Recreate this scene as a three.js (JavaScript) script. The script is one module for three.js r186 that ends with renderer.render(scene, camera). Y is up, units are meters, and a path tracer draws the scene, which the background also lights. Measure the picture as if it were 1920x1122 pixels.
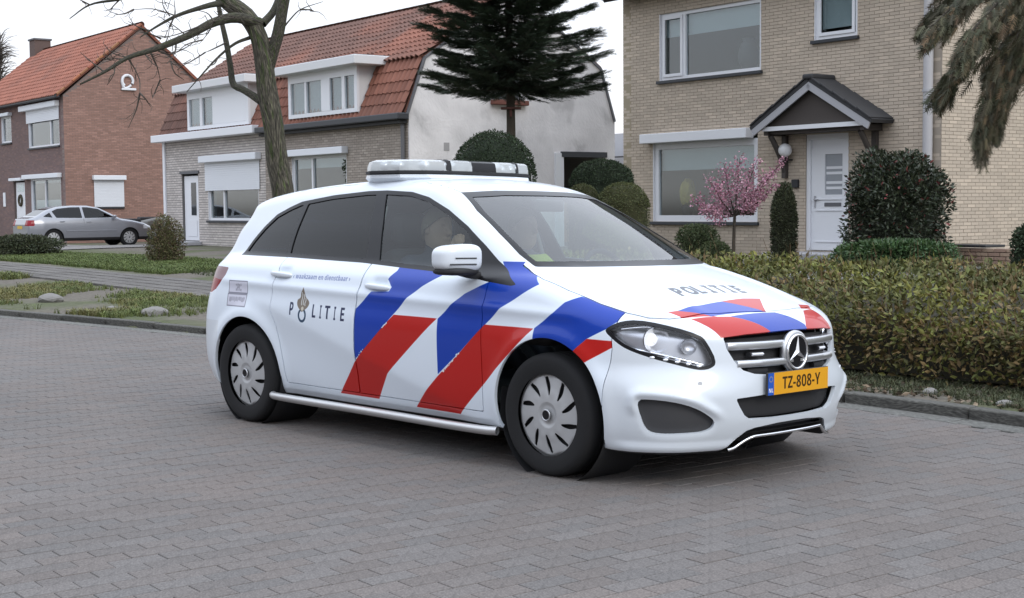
import * as THREE from 'three';
import { mergeGeometries, mergeVertices, toCreasedNormals } from 'three/addons/utils/BufferGeometryUtils.js';
import { RoundedBoxGeometry } from 'three/addons/geometries/RoundedBoxGeometry.js';
import { ImprovedNoise } from 'three/addons/math/ImprovedNoise.js';

// ---------- camera ----------
const scene = new THREE.Scene();
const camera = new THREE.PerspectiveCamera(2 * Math.atan(561 / 2664.9) * 180 / Math.PI, 1024 / 598, 0.1, 600);
camera.rotation.order = 'YXZ';
camera.position.set(0, 1.3686, 0);
camera.rotation.set(-0.0658, 0, -0.0086);
scene.add(camera);

// ---------- sky: bright overcast ----------
{
  const W = 512, H = 256, d = new Float32Array(W * H * 4), nz = new ImprovedNoise();
  for (let j = 0; j < H; j++) for (let i = 0; i < W; i++) {
    const el = ((j + 0.5) / H - 0.5) * Math.PI, az = (i + 0.5) / W * 2 * Math.PI;
    const y = Math.sin(el), cx = Math.cos(el) * Math.cos(az), cz = Math.cos(el) * Math.sin(az);
    const n = nz.noise(cx * 2.2, y * 5, cz * 2.2) * 0.6 + nz.noise(cx * 5 + 7, y * 11, cz * 5) * 0.3;
    const up = Math.max(0, y), b = (1.02 + 1.15 * up) * (1 + 0.09 * n), warm = Math.exp(-up * 7);   // overcast: the zenith about twice the horizon
    const k = (j * W + i) * 4;
    if (y < -0.03) { d[k] = 0.30; d[k + 1] = 0.29; d[k + 2] = 0.28; } else {
      d[k] = b * (0.90 + 0.11 * warm); d[k + 1] = b * (0.975 + 0.02 * warm); d[k + 2] = b * (1.11 - 0.13 * warm);
    }
    d[k + 3] = 1;
  }
  const t = new THREE.DataTexture(d, W, H, THREE.RGBAFormat, THREE.FloatType);
  t.mapping = THREE.EquirectangularReflectionMapping; t.magFilter = THREE.LinearFilter; t.minFilter = THREE.LinearFilter; t.needsUpdate = true;
  scene.background = t; scene.environment = t;
}
// ---------- sun behind the cloud ----------
const sun = new THREE.DirectionalLight(new THREE.Color(1, 0.95, 0.84), 0.85);
sun.position.set(30, 30, 14); sun.castShadow = true; sun.shadow.radius = 40; sun.shadow.mapSize.set(2048, 2048);
Object.assign(sun.shadow.camera, { left: -45, right: 45, top: 45, bottom: -45, near: 1, far: 160 });
sun.target.position.set(0, 0, -20); scene.add(sun, sun.target);

const renderer = new THREE.WebGLRenderer({ antialias: true });
renderer.setSize(1024, 598);
renderer.shadowMap.enabled = true;
renderer.toneMapping = THREE.LinearToneMapping;
renderer.toneMappingExposure = 1.0;
// ---------- helpers ----------
let seed = 12345;
const rnd = () => { seed = (seed * 1664525 + 1013904223) >>> 0; return seed / 4294967296; };
const rr = (a, b) => a + (b - a) * rnd();
const clamp = (x, a, b) => Math.min(b, Math.max(a, x));
const smooth = (a, b, x) => { const t = clamp((x - a) / (b - a), 0, 1); return t * t * (3 - 2 * t); };
const noise = new ImprovedNoise();
const fbm = (x, y, z, o = 4) => { let s = 0, a = 0.5; for (let i = 0; i < o; i++) { s += a * noise.noise(x, y, z); x *= 2.03; y *= 2.03; z *= 2.03; a *= 0.5; } return s; };
const used = {};
function numbered(n) { const k = used[n] = (used[n] ?? -1) + 1; return k ? n + '_' + String(k).padStart(3, '0') : n; }
const std = (c, rough = 0.8, extra = {}) => new THREE.MeshStandardMaterial({ color: new THREE.Color().setRGB(...c), roughness: rough, ...extra });
const phys = (c, rough, extra = {}) => new THREE.MeshPhysicalMaterial({ color: new THREE.Color().setRGB(...c), roughness: rough, ...extra });
function thing(name, label, category, pos = [0, 0, 0], turn = 0, group) {
  const o = new THREE.Group(); o.name = numbered(name); scene.add(o);
  o.position.set(...pos); o.rotation.y = turn; o.userData = { label, category };
  if (group) o.userData.group = group;
  return o;
}
function part(name, geo, mat, parent, extra) {
  const m = new THREE.Mesh(geo, mat); m.name = name; m.castShadow = m.receiveShadow = true; parent.add(m);
  if (extra) Object.assign(m.userData, extra);
  return m;
}
function struct(name, geo, mat) { const m = part(name, geo, mat, scene); m.userData.kind = 'structure'; return m; }
function box(x0, x1, y0, y1, z0, z1) { const g = new THREE.BoxGeometry(x1 - x0, y1 - y0, z1 - z0); g.translate((x0 + x1) / 2, (y0 + y1) / 2, (z0 + z1) / 2); return g; }
function rbox(x0, x1, y0, y1, z0, z1, r = 0.01, s = 2) { const g = new RoundedBoxGeometry(x1 - x0, y1 - y0, z1 - z0, s, r); g.translate((x0 + x1) / 2, (y0 + y1) / 2, (z0 + z1) / 2); return g; }
const merge = (gs) => mergeGeometries(gs.map(g => { const n = g.index ? g.toNonIndexed() : g; for (const k of Object.keys(n.attributes)) if (!['position', 'normal', 'uv'].includes(k)) n.deleteAttribute(k); return n; }));
function tube(pts, r, seg = 24, rad = 8, closed = false) { return new THREE.TubeGeometry(new THREE.CatmullRomCurve3(pts.map(p => new THREE.Vector3(...p)), closed), seg, r, rad, closed); }
function extrude(pts, depth, bevel = 0, holes = []) {
  const s = new THREE.Shape(pts.map(p => new THREE.Vector2(p[0], p[1])));
  for (const h of holes) s.holes.push(new THREE.Path(h.map(p => new THREE.Vector2(p[0], p[1]))));
  return new THREE.ExtrudeGeometry(s, { depth, bevelEnabled: bevel > 0, bevelThickness: bevel, bevelSize: bevel, bevelSegments: 2, curveSegments: 12 });
}
function canvasTex(w, h, draw, srgb = true) {
  const c = document.createElement('canvas'); c.width = w; c.height = h; draw(c.getContext('2d'), w, h);
  const t = new THREE.CanvasTexture(c); if (srgb) t.colorSpace = THREE.SRGBColorSpace; t.anisotropy = 8; return t;
}
function noiseTex(n, fn, srgb = false, rx = 1, ry = 1) {   // tileable grey / rgb field from fn(u, v) -> [r, g, b] in 0..1
  const d = new Uint8Array(n * n * 4);
  for (let j = 0; j < n; j++) for (let i = 0; i < n; i++) { const c = fn(i / n, j / n), k = (j * n + i) * 4; for (let q = 0; q < 3; q++) d[k + q] = clamp(c[q], 0, 1) * 255; d[k + 3] = 255; }
  const t = new THREE.DataTexture(d, n, n); t.wrapS = t.wrapT = THREE.RepeatWrapping; t.magFilter = THREE.LinearFilter; t.minFilter = THREE.LinearMipmapLinearFilter; t.generateMipmaps = true;
  t.repeat.set(rx, ry); if (srgb) t.colorSpace = THREE.SRGBColorSpace; t.needsUpdate = true; return t;
}
const tnoise = (u, v, f, z = 0, o = 4) => { const a = u * 2 * Math.PI, b = v * 2 * Math.PI, R = f / 6.283; return fbm(Math.cos(a) * R + 11 + z, Math.sin(a) * R + Math.cos(b) * R * 0.7, Math.sin(b) * R + z * 1.7 + Math.cos(a) * 0.3, o); };
// ---------- street frame: s along the street (towards the right and the camera), n away from the road ----------
const ST = (s, n, y = 0) => new THREE.Vector3(0.6 * s + 0.8 * n, y, 0.8 * s - 0.6 * n), STREET = -0.9273;
const F_PX = 2664.9;
function at(u, v, d) {   // a pixel of the 1920 x 1122 photograph and a depth in metres -> a point in the place
  const a = (u - 960) / F_PX, b = (561 - v) / F_PX, cr = Math.cos(0.0086), sr = Math.sin(0.0086), x = a * cr + b * sr, y = -a * sr + b * cr, c = Math.cos(0.0658), s = Math.sin(0.0658);
  const dz = y * s + c, k = d / dz; return new THREE.Vector3(x * k, 1.3686 + (y * c - s) * k, -d);
}
const KERB = [[-60, 66], [-24, 34], [-15, 25.6], [-10.5, 21.8], [-6.57, 18.4], [-3.3, 15.4], [-0.5, 12.6], [2.3, 9.69], [3.15, 8.55], [4.7, 6.2], [7.2, 2.4], [12, -5], [24, -22]];   // x, depth
const kerbCurve = new THREE.CatmullRomCurve3(KERB.map(p => new THREE.Vector3(p[0], 0, -p[1])), false, 'centripetal');
const kerbPts = kerbCurve.getSpacedPoints(700), kerbST = kerbPts.map(p => [0.6 * p.x + 0.8 * p.z, 0.8 * p.x - 0.6 * p.z]);   // -> s, n
function kerbN(s) { let i = 0; while (i < kerbST.length - 2 && kerbST[i + 1][0] < s) i++; const a = kerbST[i], b = kerbST[i + 1], t = clamp((s - a[0]) / (b[0] - a[0] || 1), 0, 1); return a[1] + (b[1] - a[1]) * t; }
function groundY(s, n) {
  const k = kerbN(s), up = 0.30 - 0.20 * smooth(-40, -52, s) - 0.06 * smooth(-30, -36, s);
  if (n < k + 0.05) return -0.03;
  return 0.065 + (up - 0.065) * smooth(k + 1, 17, n) + 0.012 * fbm(s * 0.8, n * 0.8, 3, 3);
}
// ground: soil and worn turf
{
  const S = [], N = []; for (let s = -260; s <= 120;) { S.push(s); s += (s > -60 && s < 6) ? 0.25 : 6; }
  for (let n = -60; n <= 300;) { N.push(n); n += (n > 4 && n < 20) ? 0.2 : n < 30 ? 1 : 9; }
  const pos = [], uv = [], idx = [], col = [];
  for (const s of S) for (const n of N) { const p = ST(s, n, groundY(s, n)); pos.push(p.x, p.y, p.z); uv.push(s / 3, n / 3); const g = smooth(-0.12, 0.2, fbm(s * 0.55, n * 0.55, 9, 4)); const c = [0.15 - 0.06 * g, 0.13 - 0.025 * g, 0.105 - 0.065 * g]; col.push(...c); }
  for (let i = 0; i + 1 < S.length; i++) for (let j = 0; j + 1 < N.length; j++) { const a = i * N.length + j, b = a + N.length; idx.push(a, a + 1, b, b, a + 1, b + 1); }
  const g = new THREE.BufferGeometry(); g.setAttribute('position', new THREE.Float32BufferAttribute(pos, 3)); g.setAttribute('uv', new THREE.Float32BufferAttribute(uv, 2)); g.setAttribute('color', new THREE.Float32BufferAttribute(col, 3)); g.setIndex(idx); g.computeVertexNormals();
  const b = noiseTex(256, (u, v) => { const q = 0.5 + tnoise(u, v, 40, 3, 5) * 0.9; return [q, q, q]; }), cm = noiseTex(256, (u, v) => { const q = 0.78 + tnoise(u, v, 50, 8, 5) * 0.6; return [q, q, q]; });
  struct('ground', g, new THREE.MeshStandardMaterial({ vertexColors: true, roughness: 0.97, map: cm, bumpMap: b, bumpScale: 0.02 }));
}
// ---------- road of brick pavers ----------
const road = (() => {
  const edge = kerbPts.filter((p, i) => i % 4 === 0).map(p => [p.x, p.z]);
  const sh = new THREE.Shape([...edge.map(p => new THREE.Vector2(p[0], -p[1])), new THREE.Vector2(60, 20), new THREE.Vector2(40, -30), new THREE.Vector2(-70, -20), new THREE.Vector2(-90, 60)]);
  const g = new THREE.ShapeGeometry(sh); g.rotateX(-Math.PI / 2); g.translate(0, -0.008, 0);
  const uv = g.attributes.uv, p = g.attributes.position; for (let i = 0; i < p.count; i++) uv.setXY(i, p.getX(i), p.getZ(i));
  const cm = noiseTex(256, (u, v) => { const q = 0.46 + tnoise(u, v, 30, 2, 5) * 0.3; return [q, q * 0.955, q * 0.93]; }, true);
  return struct('road', g, new THREE.MeshStandardMaterial({ map: cm, roughness: 0.95 }));
})();
{
  const PW = 0.21, PH = 0.105, gap = 0.0018;
  const paver = (w, h) => {   // chamfered top, 26 triangles at most
    const a = w / 2, b = h / 2, c = 0.0022, pos = [], idx = []; for (const [e, y] of [[0, -0.03], [0, -0.004], [c, 0]]) for (const [sx, sz] of [[-1, -1], [1, -1], [1, 1], [-1, 1]]) pos.push(sx * (a - e), y, sz * (b - e));
    for (let l = 0; l < 2; l++) for (let i = 0; i < 4; i++) { const q = l * 4 + i, r = l * 4 + (i + 1) % 4; idx.push(q, q + 4, r, r, q + 4, r + 4); } idx.push(8, 10, 9, 8, 11, 10);
    const g = new THREE.BufferGeometry(); g.setAttribute('position', new THREE.Float32BufferAttribute(pos, 3)); g.setIndex(idx); const n = g.toNonIndexed(); n.computeVertexNormals(); const u = []; for (let i = 0; i < n.attributes.position.count; i++) u.push(n.attributes.position.getX(i) * 3, n.attributes.position.getZ(i) * 3); n.setAttribute('uv', new THREE.Float32BufferAttribute(u, 2)); return n;
  };
  const grain = noiseTex(128, (u, v) => { const q = 0.86 + tnoise(u, v, 46, 5, 4) * 0.45; return [q, q, q]; }, true), bump = noiseTex(128, (u, v) => { const q = 0.5 + tnoise(u, v, 60, 15, 4); return [q, q, q]; });
  const g1 = paver(PW - gap, PH - gap), list = [];
  // rows run across the street (along n); shift every other row
  for (let r = -420; r < 60; r++) for (let k = -25; k < 75; k++) {
    const s = r * PH, n = (k + (r % 2 ? 0.5 : 0)) * PW, p = ST(s, n); const d = -p.z;
    if (d < 3.2 || d > 26 || Math.abs(p.x) > 0.44 * d + 2.2) continue;
    if (n + PW * 0.5 > kerbN(s) - 0.10) continue;
    list.push([s, n, p, d]);
  }
  const tone = (s, n) => { const f = fbm(s * 0.35, n * 0.35, 1, 3) * 0.05 + fbm(s * 2.1, n * 2.1, 4, 2) * 0.03, v = 0.185 + f + rr(-0.008, 0.008), w = rr(-0.006, 0.010) + 0.01 * fbm(s * 0.7, n * 0.7, 7, 2); return [v + w, v * 0.905, v * 0.855 - w * 0.5]; };
  list.sort((a, b) => a[3] + Math.max(0, Math.abs(a[2].x) - 0.36 * a[3]) * 50 + (a[3] < 5.05 ? 100 : 0) - b[3] - Math.max(0, Math.abs(b[2].x) - 0.36 * b[3]) * 50 - (b[3] < 5.05 ? 100 : 0));
  const mats = []; for (let i = 0; i < 8; i++) { const c = tone(i * 3.1, i * 7.7); mats.push(std(c, 0.9, { map: grain, bumpMap: bump, bumpScale: 0.0018 })); }
  const rest = list.slice(300), place = (o, [s, n, p]) => { o.position.set(p.x, rr(-0.0015, 0.0015), p.z); o.rotation.set(rr(-0.004, 0.004), STREET + Math.PI / 2 + rr(-0.008, 0.008), rr(-0.003, 0.003)); };
  list.slice(0, 300).forEach((q, i) => { const m = part(i ? 'paver_' + String(i).padStart(3, '0') : 'paver', g1, mats[(rnd() * 8) | 0], road); place(m, q); });
  const im = new THREE.InstancedMesh(g1, std([1, 1, 1], 0.9, { map: grain, bumpMap: bump, bumpScale: 0.0018 }), rest.length), o = new THREE.Object3D(), c = new THREE.Color();
  rest.forEach((q, i) => { place(o, q); o.updateMatrix(); im.setMatrixAt(i, o.matrix); im.setColorAt(i, c.setRGB(...tone(q[0], q[1]))); });
  im.name = 'paver_field'; im.userData.kind = 'stuff'; im.receiveShadow = im.castShadow = true; road.add(im);
}
// kerb of concrete blocks
{
  const kerb = new THREE.Group(); kerb.name = 'kerb'; kerb.userData.kind = 'structure'; scene.add(kerb);
  const len = kerbCurve.getLength(), g = rbox(-0.49, 0.49, -0.12, 0.075, -0.06, 0.06, 0.014), gl = rbox(-0.49, 0.49, -0.1, 0.004, -0.10, 0.10, 0.008);
  const grain = noiseTex(128, (u, v) => { const q = 0.8 + tnoise(u, v, 34, 25, 4) * 0.7; return [q, q, q * 0.97]; }, true);
  const mats = [0.125, 0.10, 0.14, 0.115].map(v => std([v, v * 0.97, v * 0.92], 0.93, { map: grain })), ml = [0.2, 0.22, 0.185].map(v => std([v, v * 0.99, v * 0.97], 0.93, { map: grain }));
  for (let i = 0; i < Math.floor(len); i++) {
    const t = (i + 0.5) / len, p = kerbCurve.getPointAt(t), d = -p.z; if (d < 3 || d > 36 || Math.abs(p.x) > 0.45 * d + 3) continue;
    const v = kerbCurve.getTangentAt(t), a = Math.atan2(-v.z, v.x), m = part('kerb_stone', g, mats[(rnd() * 4) | 0], kerb); m.position.set(p.x, rr(-0.006, 0.004), p.z); m.rotation.y = a + rr(-0.006, 0.006);
    const q = part('gutter_stone', gl, ml[(rnd() * 3) | 0], kerb); q.position.set(p.x + v.z * 0.165, 0, p.z - v.x * 0.165); if (0.8 * q.position.x - 0.6 * q.position.z > 0.8 * p.x - 0.6 * p.z) q.position.set(p.x - v.z * 0.165, 0, p.z + v.x * 0.165); q.rotation.y = a;
  }
}
// pavement: a strip of concrete slabs behind the verge, and the paved forecourt beyond the grass
{
  const pave = new THREE.Group(); pave.name = 'pavement'; pave.userData.kind = 'structure'; scene.add(pave);
  const grain = noiseTex(128, (u, v) => { const q = 0.82 + tnoise(u, v, 28, 35, 4) * 0.6; return [q, q * 0.99, q * 0.97]; }, true), mats = [0.21, 0.24, 0.19, 0.225, 0.2].map(v => std([v * 0.9, v * 0.85, v * 0.82], 0.93, { map: grain }));
  const slab = rbox(-0.147, 0.147, -0.04, 0, -0.147, 0.147, 0.006, 1), big = []; let count = 0;
  for (let i = 0; i < 66; i++) for (let j = 0; j < 5; j++) {
    const s = -34 + i * 0.3, n = 8.75 + j * 0.3; if (n < kerbN(s) + 0.6) continue; const p = ST(s, n, groundY(s, n) + 0.03 + rr(-0.003, 0.003)); if (-p.z < 16.5 || p.x > -1.2 || p.x < -0.45 * -p.z) continue;
    if (count++ < 300) { const m = part('paving_slab', slab, mats[(rnd() * 5) | 0], pave); m.position.copy(p); m.rotation.y = STREET + rr(-0.01, 0.01); }
  }
  void big;
  const strip = (name, s0, s1, n0, n1, h, mat) => { const pos = [], idx = [], uv = [], A = Math.ceil((s1 - s0) / 0.5), B = Math.ceil((n1 - n0) / 0.3); for (let i = 0; i <= A; i++) for (let j = 0; j <= B; j++) { const s = s0 + (s1 - s0) * i / A, n = n0 + (n1 - n0) * j / B + 0.1 * fbm(s * 0.6, j ? 4 : 1, 2, 2), p = ST(s, n, groundY(s, n) + h); pos.push(p.x, p.y, p.z); uv.push(s, n); } for (let i = 0; i < A; i++) for (let j = 0; j < B; j++) { const a = i * (B + 1) + j, b = a + B + 1; idx.push(a, a + 1, b, b, a + 1, b + 1); } const g = new THREE.BufferGeometry(); g.setAttribute('position', new THREE.Float32BufferAttribute(pos, 3)); g.setAttribute('uv', new THREE.Float32BufferAttribute(uv, 2)); g.setIndex(idx); g.computeVertexNormals(); return struct(name, g, mat); };
  const grey = noiseTex(256, (u, v) => { const q = 0.47 + tnoise(u, v, 18, 45, 5) * 0.35; return [q, q * 0.97, q * 0.95]; }, true), pm = new THREE.MeshStandardMaterial({ map: grey, roughness: 0.95 });
  strip('footpath', -75, -34, 8.7, 10.3, 0.022, pm); strip('driveway', -62, -39.5, 13.2, 18.3, 0.022, pm); strip('driveway', -46, -41, 10.3, 13.2, 0.024, pm);
  strip('front_path', -18.6, -17.2, 10.8, 19.6, 0.022, pm); strip('side_path', -14.9, -12.6, 11, 22, 0.022, pm);
}
// ---------- houses ----------
const M = {
  white: std([0.74, 0.75, 0.78], 0.45), whiteOld: std([0.66, 0.66, 0.67], 0.6), dark: std([0.02, 0.021, 0.024], 0.6), gutter: std([0.035, 0.038, 0.045], 0.5), lead: std([0.12, 0.12, 0.13], 0.7),
  pane: phys([0.80, 0.86, 0.88], 0.0, { transmission: 1, ior: 1.75, thickness: 0 }), blind: std([0.50, 0.53, 0.52], 0.85), curtain: std([0.55, 0.55, 0.53], 0.9), room: std([0.20, 0.19, 0.18], 0.9),
  timber: std([0.06, 0.05, 0.045], 0.7), slate: std([0.04, 0.04, 0.043], 0.8), grey: std([0.38, 0.38, 0.40], 0.6), shutter: std([0.72, 0.74, 0.78], 0.5),
};
const brickG = new THREE.BoxGeometry(1, 1, 1);
// a brick wall: x along it, y up, outer face at z = 0 looking to +z; holes [x0, x1, y0, y1]; top(x) trims a gable
function brickWall(parent, name, L, y0, H, holes, mortar, tone, o = {}) {
  const outline = o.outline ?? [[0, y0], [L, y0], [L, H], [0, H]];
  const g = extrude(outline, o.thick ?? 0.26, 0, holes.map(h => [[h[0], h[2]], [h[0], h[3]], [h[1], h[3]], [h[1], h[2]]])); g.translate(0, 0, -(o.thick ?? 0.26) - 0.008);
  const w = part(name, g, std(mortar, 0.95), parent);
  const bw = 0.21, bh = o.bh ?? 0.052, course = o.course ?? 0.0635, jw = 0.011, mats = [], cols = [], m4 = new THREE.Matrix4(), top = o.top ?? (() => H);
  for (let r = 0, y = y0; y < H + (o.rise ?? 0); r++, y += course) {
    let runs = [[0, L]]; for (const h of holes) if (y + bh > h[2] && y < h[3]) runs = runs.flatMap(([a, b]) => h[0] >= b || h[1] <= a ? [[a, b]] : [[a, h[0]], [h[1], b]].filter(q => q[1] - q[0] > 0.02));
    for (const [a, b] of runs) { let x = Math.floor(a / (bw + jw)) * (bw + jw) + (r % 2 ? 0 : -0.11); for (; x < b; x += bw + jw) { const l = Math.max(a, x), e = Math.min(b, x + bw); if (e - l < 0.03) continue; if (y + bh > top(l) || y + bh > top(e)) continue; m4.makeScale(e - l, bh, 0.016); m4.setPosition((l + e) / 2, y + bh / 2, -0.008 + rr(-0.0015, 0.0015)); mats.push(m4.clone()); cols.push(tone(x, y, r)); } }
  }
  const im = new THREE.InstancedMesh(brickG, std([1, 1, 1], 0.9), mats.length), c = new THREE.Color(); mats.forEach((m, i) => { im.setMatrixAt(i, m); im.setColorAt(i, c.setRGB(...cols[i])); });
  im.name = 'brickwork'; im.userData.kind = 'stuff'; im.castShadow = im.receiveShadow = true; w.add(im); return w;
}
const brickTone = (base, vary, alt, share, patch = 0.12) => (x, y, r) => { const k = 1 + rr(-vary, vary) + patch * fbm(x * 0.5, y * 0.5, base[0] * 50, 3), b = rnd() < share ? alt : base; return [b[0] * k, b[1] * k, b[2] * k]; };
// a window in a hole, its parts in the wall's frame; o: mullions [x], transoms [y], blind height, sill
function windowIn(parent, x0, x1, y0, y1, o = {}) {
  const f = o.frame ?? 0.07, d = -0.11, w = part('window', merge([box(x0, x1, y1 - f, y1, d, d + 0.07), box(x0, x1, y0, y0 + f, d, d + 0.07), box(x0, x0 + f, y0 + f, y1 - f, d, d + 0.07), box(x1 - f, x1, y0 + f, y1 - f, d, d + 0.07)]), o.mat ?? M.white, parent);
  for (const m of o.mullions ?? []) part('mullion', box(m - 0.04, m + 0.04, y0 + f, y1 - f, d + 0.003, d + 0.073), o.mat ?? M.white, w);
  for (const t of o.transoms ?? []) part('transom', box(x0 + f, x1 - f, t - 0.03, t + 0.03, d + 0.004, d + 0.068), o.mat ?? M.white, w);
  const xs = [x0 + f, ...(o.mullions ?? []), x1 - f]; for (let i = 0; i + 1 < xs.length; i++) part('pane', box(xs[i] + (i ? 0.04 : 0), xs[i + 1] - (i + 2 < xs.length ? 0.04 : 0), y0 + f, y1 - f, d + 0.02, d + 0.026), M.pane, w);
  if (o.blind) part('blind', box(x0 + f, x1 - f, y1 - f - o.blind, y1 - f, d - 0.06, d - 0.045), o.blindMat ?? M.blind, w);
  if (o.sash) for (const [a, b] of o.sash) part('sash', merge([box(a, b, y1 - f - 0.06, y1 - f, d + 0.07, d + 0.095), box(a, b, y0 + f, y0 + f + 0.06, d + 0.07, d + 0.095), box(a, a + 0.06, y0 + f + 0.06, y1 - f - 0.06, d + 0.07, d + 0.095), box(b - 0.06, b, y0 + f + 0.06, y1 - f - 0.06, d + 0.07, d + 0.095)]), o.mat ?? M.white, w);
  if (o.sill !== 0) part('sill', rbox(x0 - 0.05, x1 + 0.05, y0 - 0.07, y0 - 0.005, d + 0.02, 0.07, 0.008, 1), o.sillMat ?? M.gutter, w);
  for (const q of [x0, x1 - 0.012]) part('reveal', box(q - 0.0005, q + 0.0125, y0 + 0.001, y1 - 0.001, d + 0.071, 0.002), o.mat ?? M.white, w);
  return w;
}
function shutterBox(parent, x0, x1, y0, y1) { return part('shutter_box', rbox(x0, x1, y0, y1, 0.004, 0.20, 0.02, 2), M.shutter, parent); }
function rollShutter(parent, x0, x1, y0, y1) { const r = part('roller_shutter', box(x0, x1, y0, y1, 0.015, 0.022), M.shutter, parent), n = Math.round((y1 - y0) / 0.06); for (let i = 0; i < n; i++) { const a = y0 + (y1 - y0) * i / n; part('slat', rbox(x0, x1, a + 0.004, a + (y1 - y0) / n - 0.002, 0.0225, 0.034, 0.004, 1), M.shutter, r); } return r; }
// curved clay tile, laid on slopes as instances
const tileG = (() => { const w = 0.215, l = 0.40, pos = [], idx = [], n = 6; for (let j = 0; j <= 1; j++) for (let i = 0; i <= n; i++) { const t = i / n; pos.push((t - 0.5) * w, 0.028 * Math.sin(t * Math.PI * 2 - 0.4) + (j ? 0.0 : 0.042), (0.5 - j) * l); } for (let i = 0; i <= n; i++) { const t = i / n; pos.push((t - 0.5) * w, 0.028 * Math.sin(t * Math.PI * 2 - 0.4) + 0.012, 0.5 * l); } for (let i = 0; i < n; i++) { idx.push(i, i + 1, i + n + 1, i + 1, i + n + 2, i + n + 1); const a = i + 2 * (n + 1); idx.push(a, a + 1, i, a + 1, i + 1, i); } const g = new THREE.BufferGeometry(); g.setAttribute('position', new THREE.Float32BufferAttribute(pos, 3)); g.setIndex(idx); return toCreasedNormals(g, 0.9); })();
// roof slope in a house frame: from eave line (x0..x1 at [y, z]) up to [y, z]
function slope(parent, x0, x1, e, t, col, o = {}) {
  const len = Math.hypot(t[0] - e[0], t[1] - e[1]), a = Math.atan2(t[0] - e[0], e[1] - t[1]);   // rise over run (towards -z)
  const deck = box(x0, x1, -0.06, 0, -len, 0); const r = part('roof', deck, std([col[0] * 0.55, col[1] * 0.55, col[2] * 0.55], 0.9), parent); r.position.set(0, e[0], e[1]); r.rotation.x = a;
  const rows = Math.round(len / 0.31), cols = Math.floor((x1 - x0) / 0.2), im = new THREE.InstancedMesh(tileG, std([1, 1, 1], 0.85), rows * cols), m = new THREE.Object3D(), c = new THREE.Color(); let k = 0;
  for (let i = 0; i < rows; i++) for (let j = 0; j < cols; j++) { const x = x0 + (j + 0.5) * (x1 - x0) / cols, z = -(i + 0.45) * len / rows; m.position.set(x + rr(-0.004, 0.004), 0.045 + rr(0, 0.006), z); m.rotation.set(rr(-0.01, 0.01), 0, rr(-0.012, 0.012)); m.updateMatrix(); im.setMatrixAt(k, m.matrix); const q = 1 + rr(-0.15, 0.15) + 0.3 * fbm(x * 0.45, z * 0.6, 40 + e[0], 4), ag = o.aged ? smooth(-0.25, 0.4, fbm(x * 0.35 + 3, z * 0.5, 70, 3) + o.aged(x)) : 0; im.setColorAt(k++, c.setRGB(col[0] * q * (1 - ag * 0.34), col[1] * q * (1 - ag * 0.14), col[2] * q)); }
  im.name = 'roof_tiles'; im.userData.kind = 'stuff'; im.castShadow = im.receiveShadow = true; r.add(im); return r;
}
function ridgeTiles(parent, x0, x1, y, z, col) { const n = Math.round((x1 - x0) / 0.38), g = new THREE.CylinderGeometry(0.12, 0.125, (x1 - x0) / n * 1.02, 10, 1, true, 0, Math.PI).rotateZ(Math.PI / 2).rotateX(Math.PI), mt = [0.9, 1, 1.12].map(k => std(col.map(v => v * k), 0.85)); g.rotateX(Math.PI / 2); for (let i = 0; i < n; i++) { const t = part('ridge_tile', g, mt[(rnd() * 3) | 0], parent); t.position.set(x0 + (i + 0.5) * (x1 - x0) / n, y, z); } }
function chimney(parent, x, y, z, w, h, col) { const c = part('chimney', rbox(x - w / 2, x + w / 2, y, y + h, z - w / 2, z + w / 2, 0.02, 1), std(col, 0.95), parent); part('chimney_cap', rbox(x - w / 2 - 0.05, x + w / 2 + 0.05, y + h, y + h + 0.08, z - w / 2 - 0.05, z + w / 2 + 0.05, 0.01, 1), M.lead, c); return c; }
function shellRest(parent, L, depth, y0, H, mat, prof) {   // back and left walls and the floor slab, so that rooms are closed
  part('back_wall', box(0, L, y0, H, -depth, -depth + 0.2), mat, parent);
  part('floor_slab', box(0.26, L - 0.26, y0 - 0.02, y0 + 0.2, -depth + 0.2, -0.28), M.room, parent);
  part('party_wall', box(L * 0.5 - 0.1, L * 0.5 + 0.1, y0 + 0.2, H - 0.1, -depth + 0.3, -0.9), M.room, parent);
  part('ceiling', box(0.26, L - 0.26, 2.9, 3.0, -depth + 0.2, -0.3), M.curtain, parent);
}
const sideGroup = (parent, x, turn, z = 0) => { const g = new THREE.Group(); g.position.set(x, 0, z); g.rotation.y = turn; g.name = 'side'; parent.add(g); return g; };
function onSide(parent, m, x, z, turn) { m.position.set(x, 0, z); m.rotation.y = turn; return m; }

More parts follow.
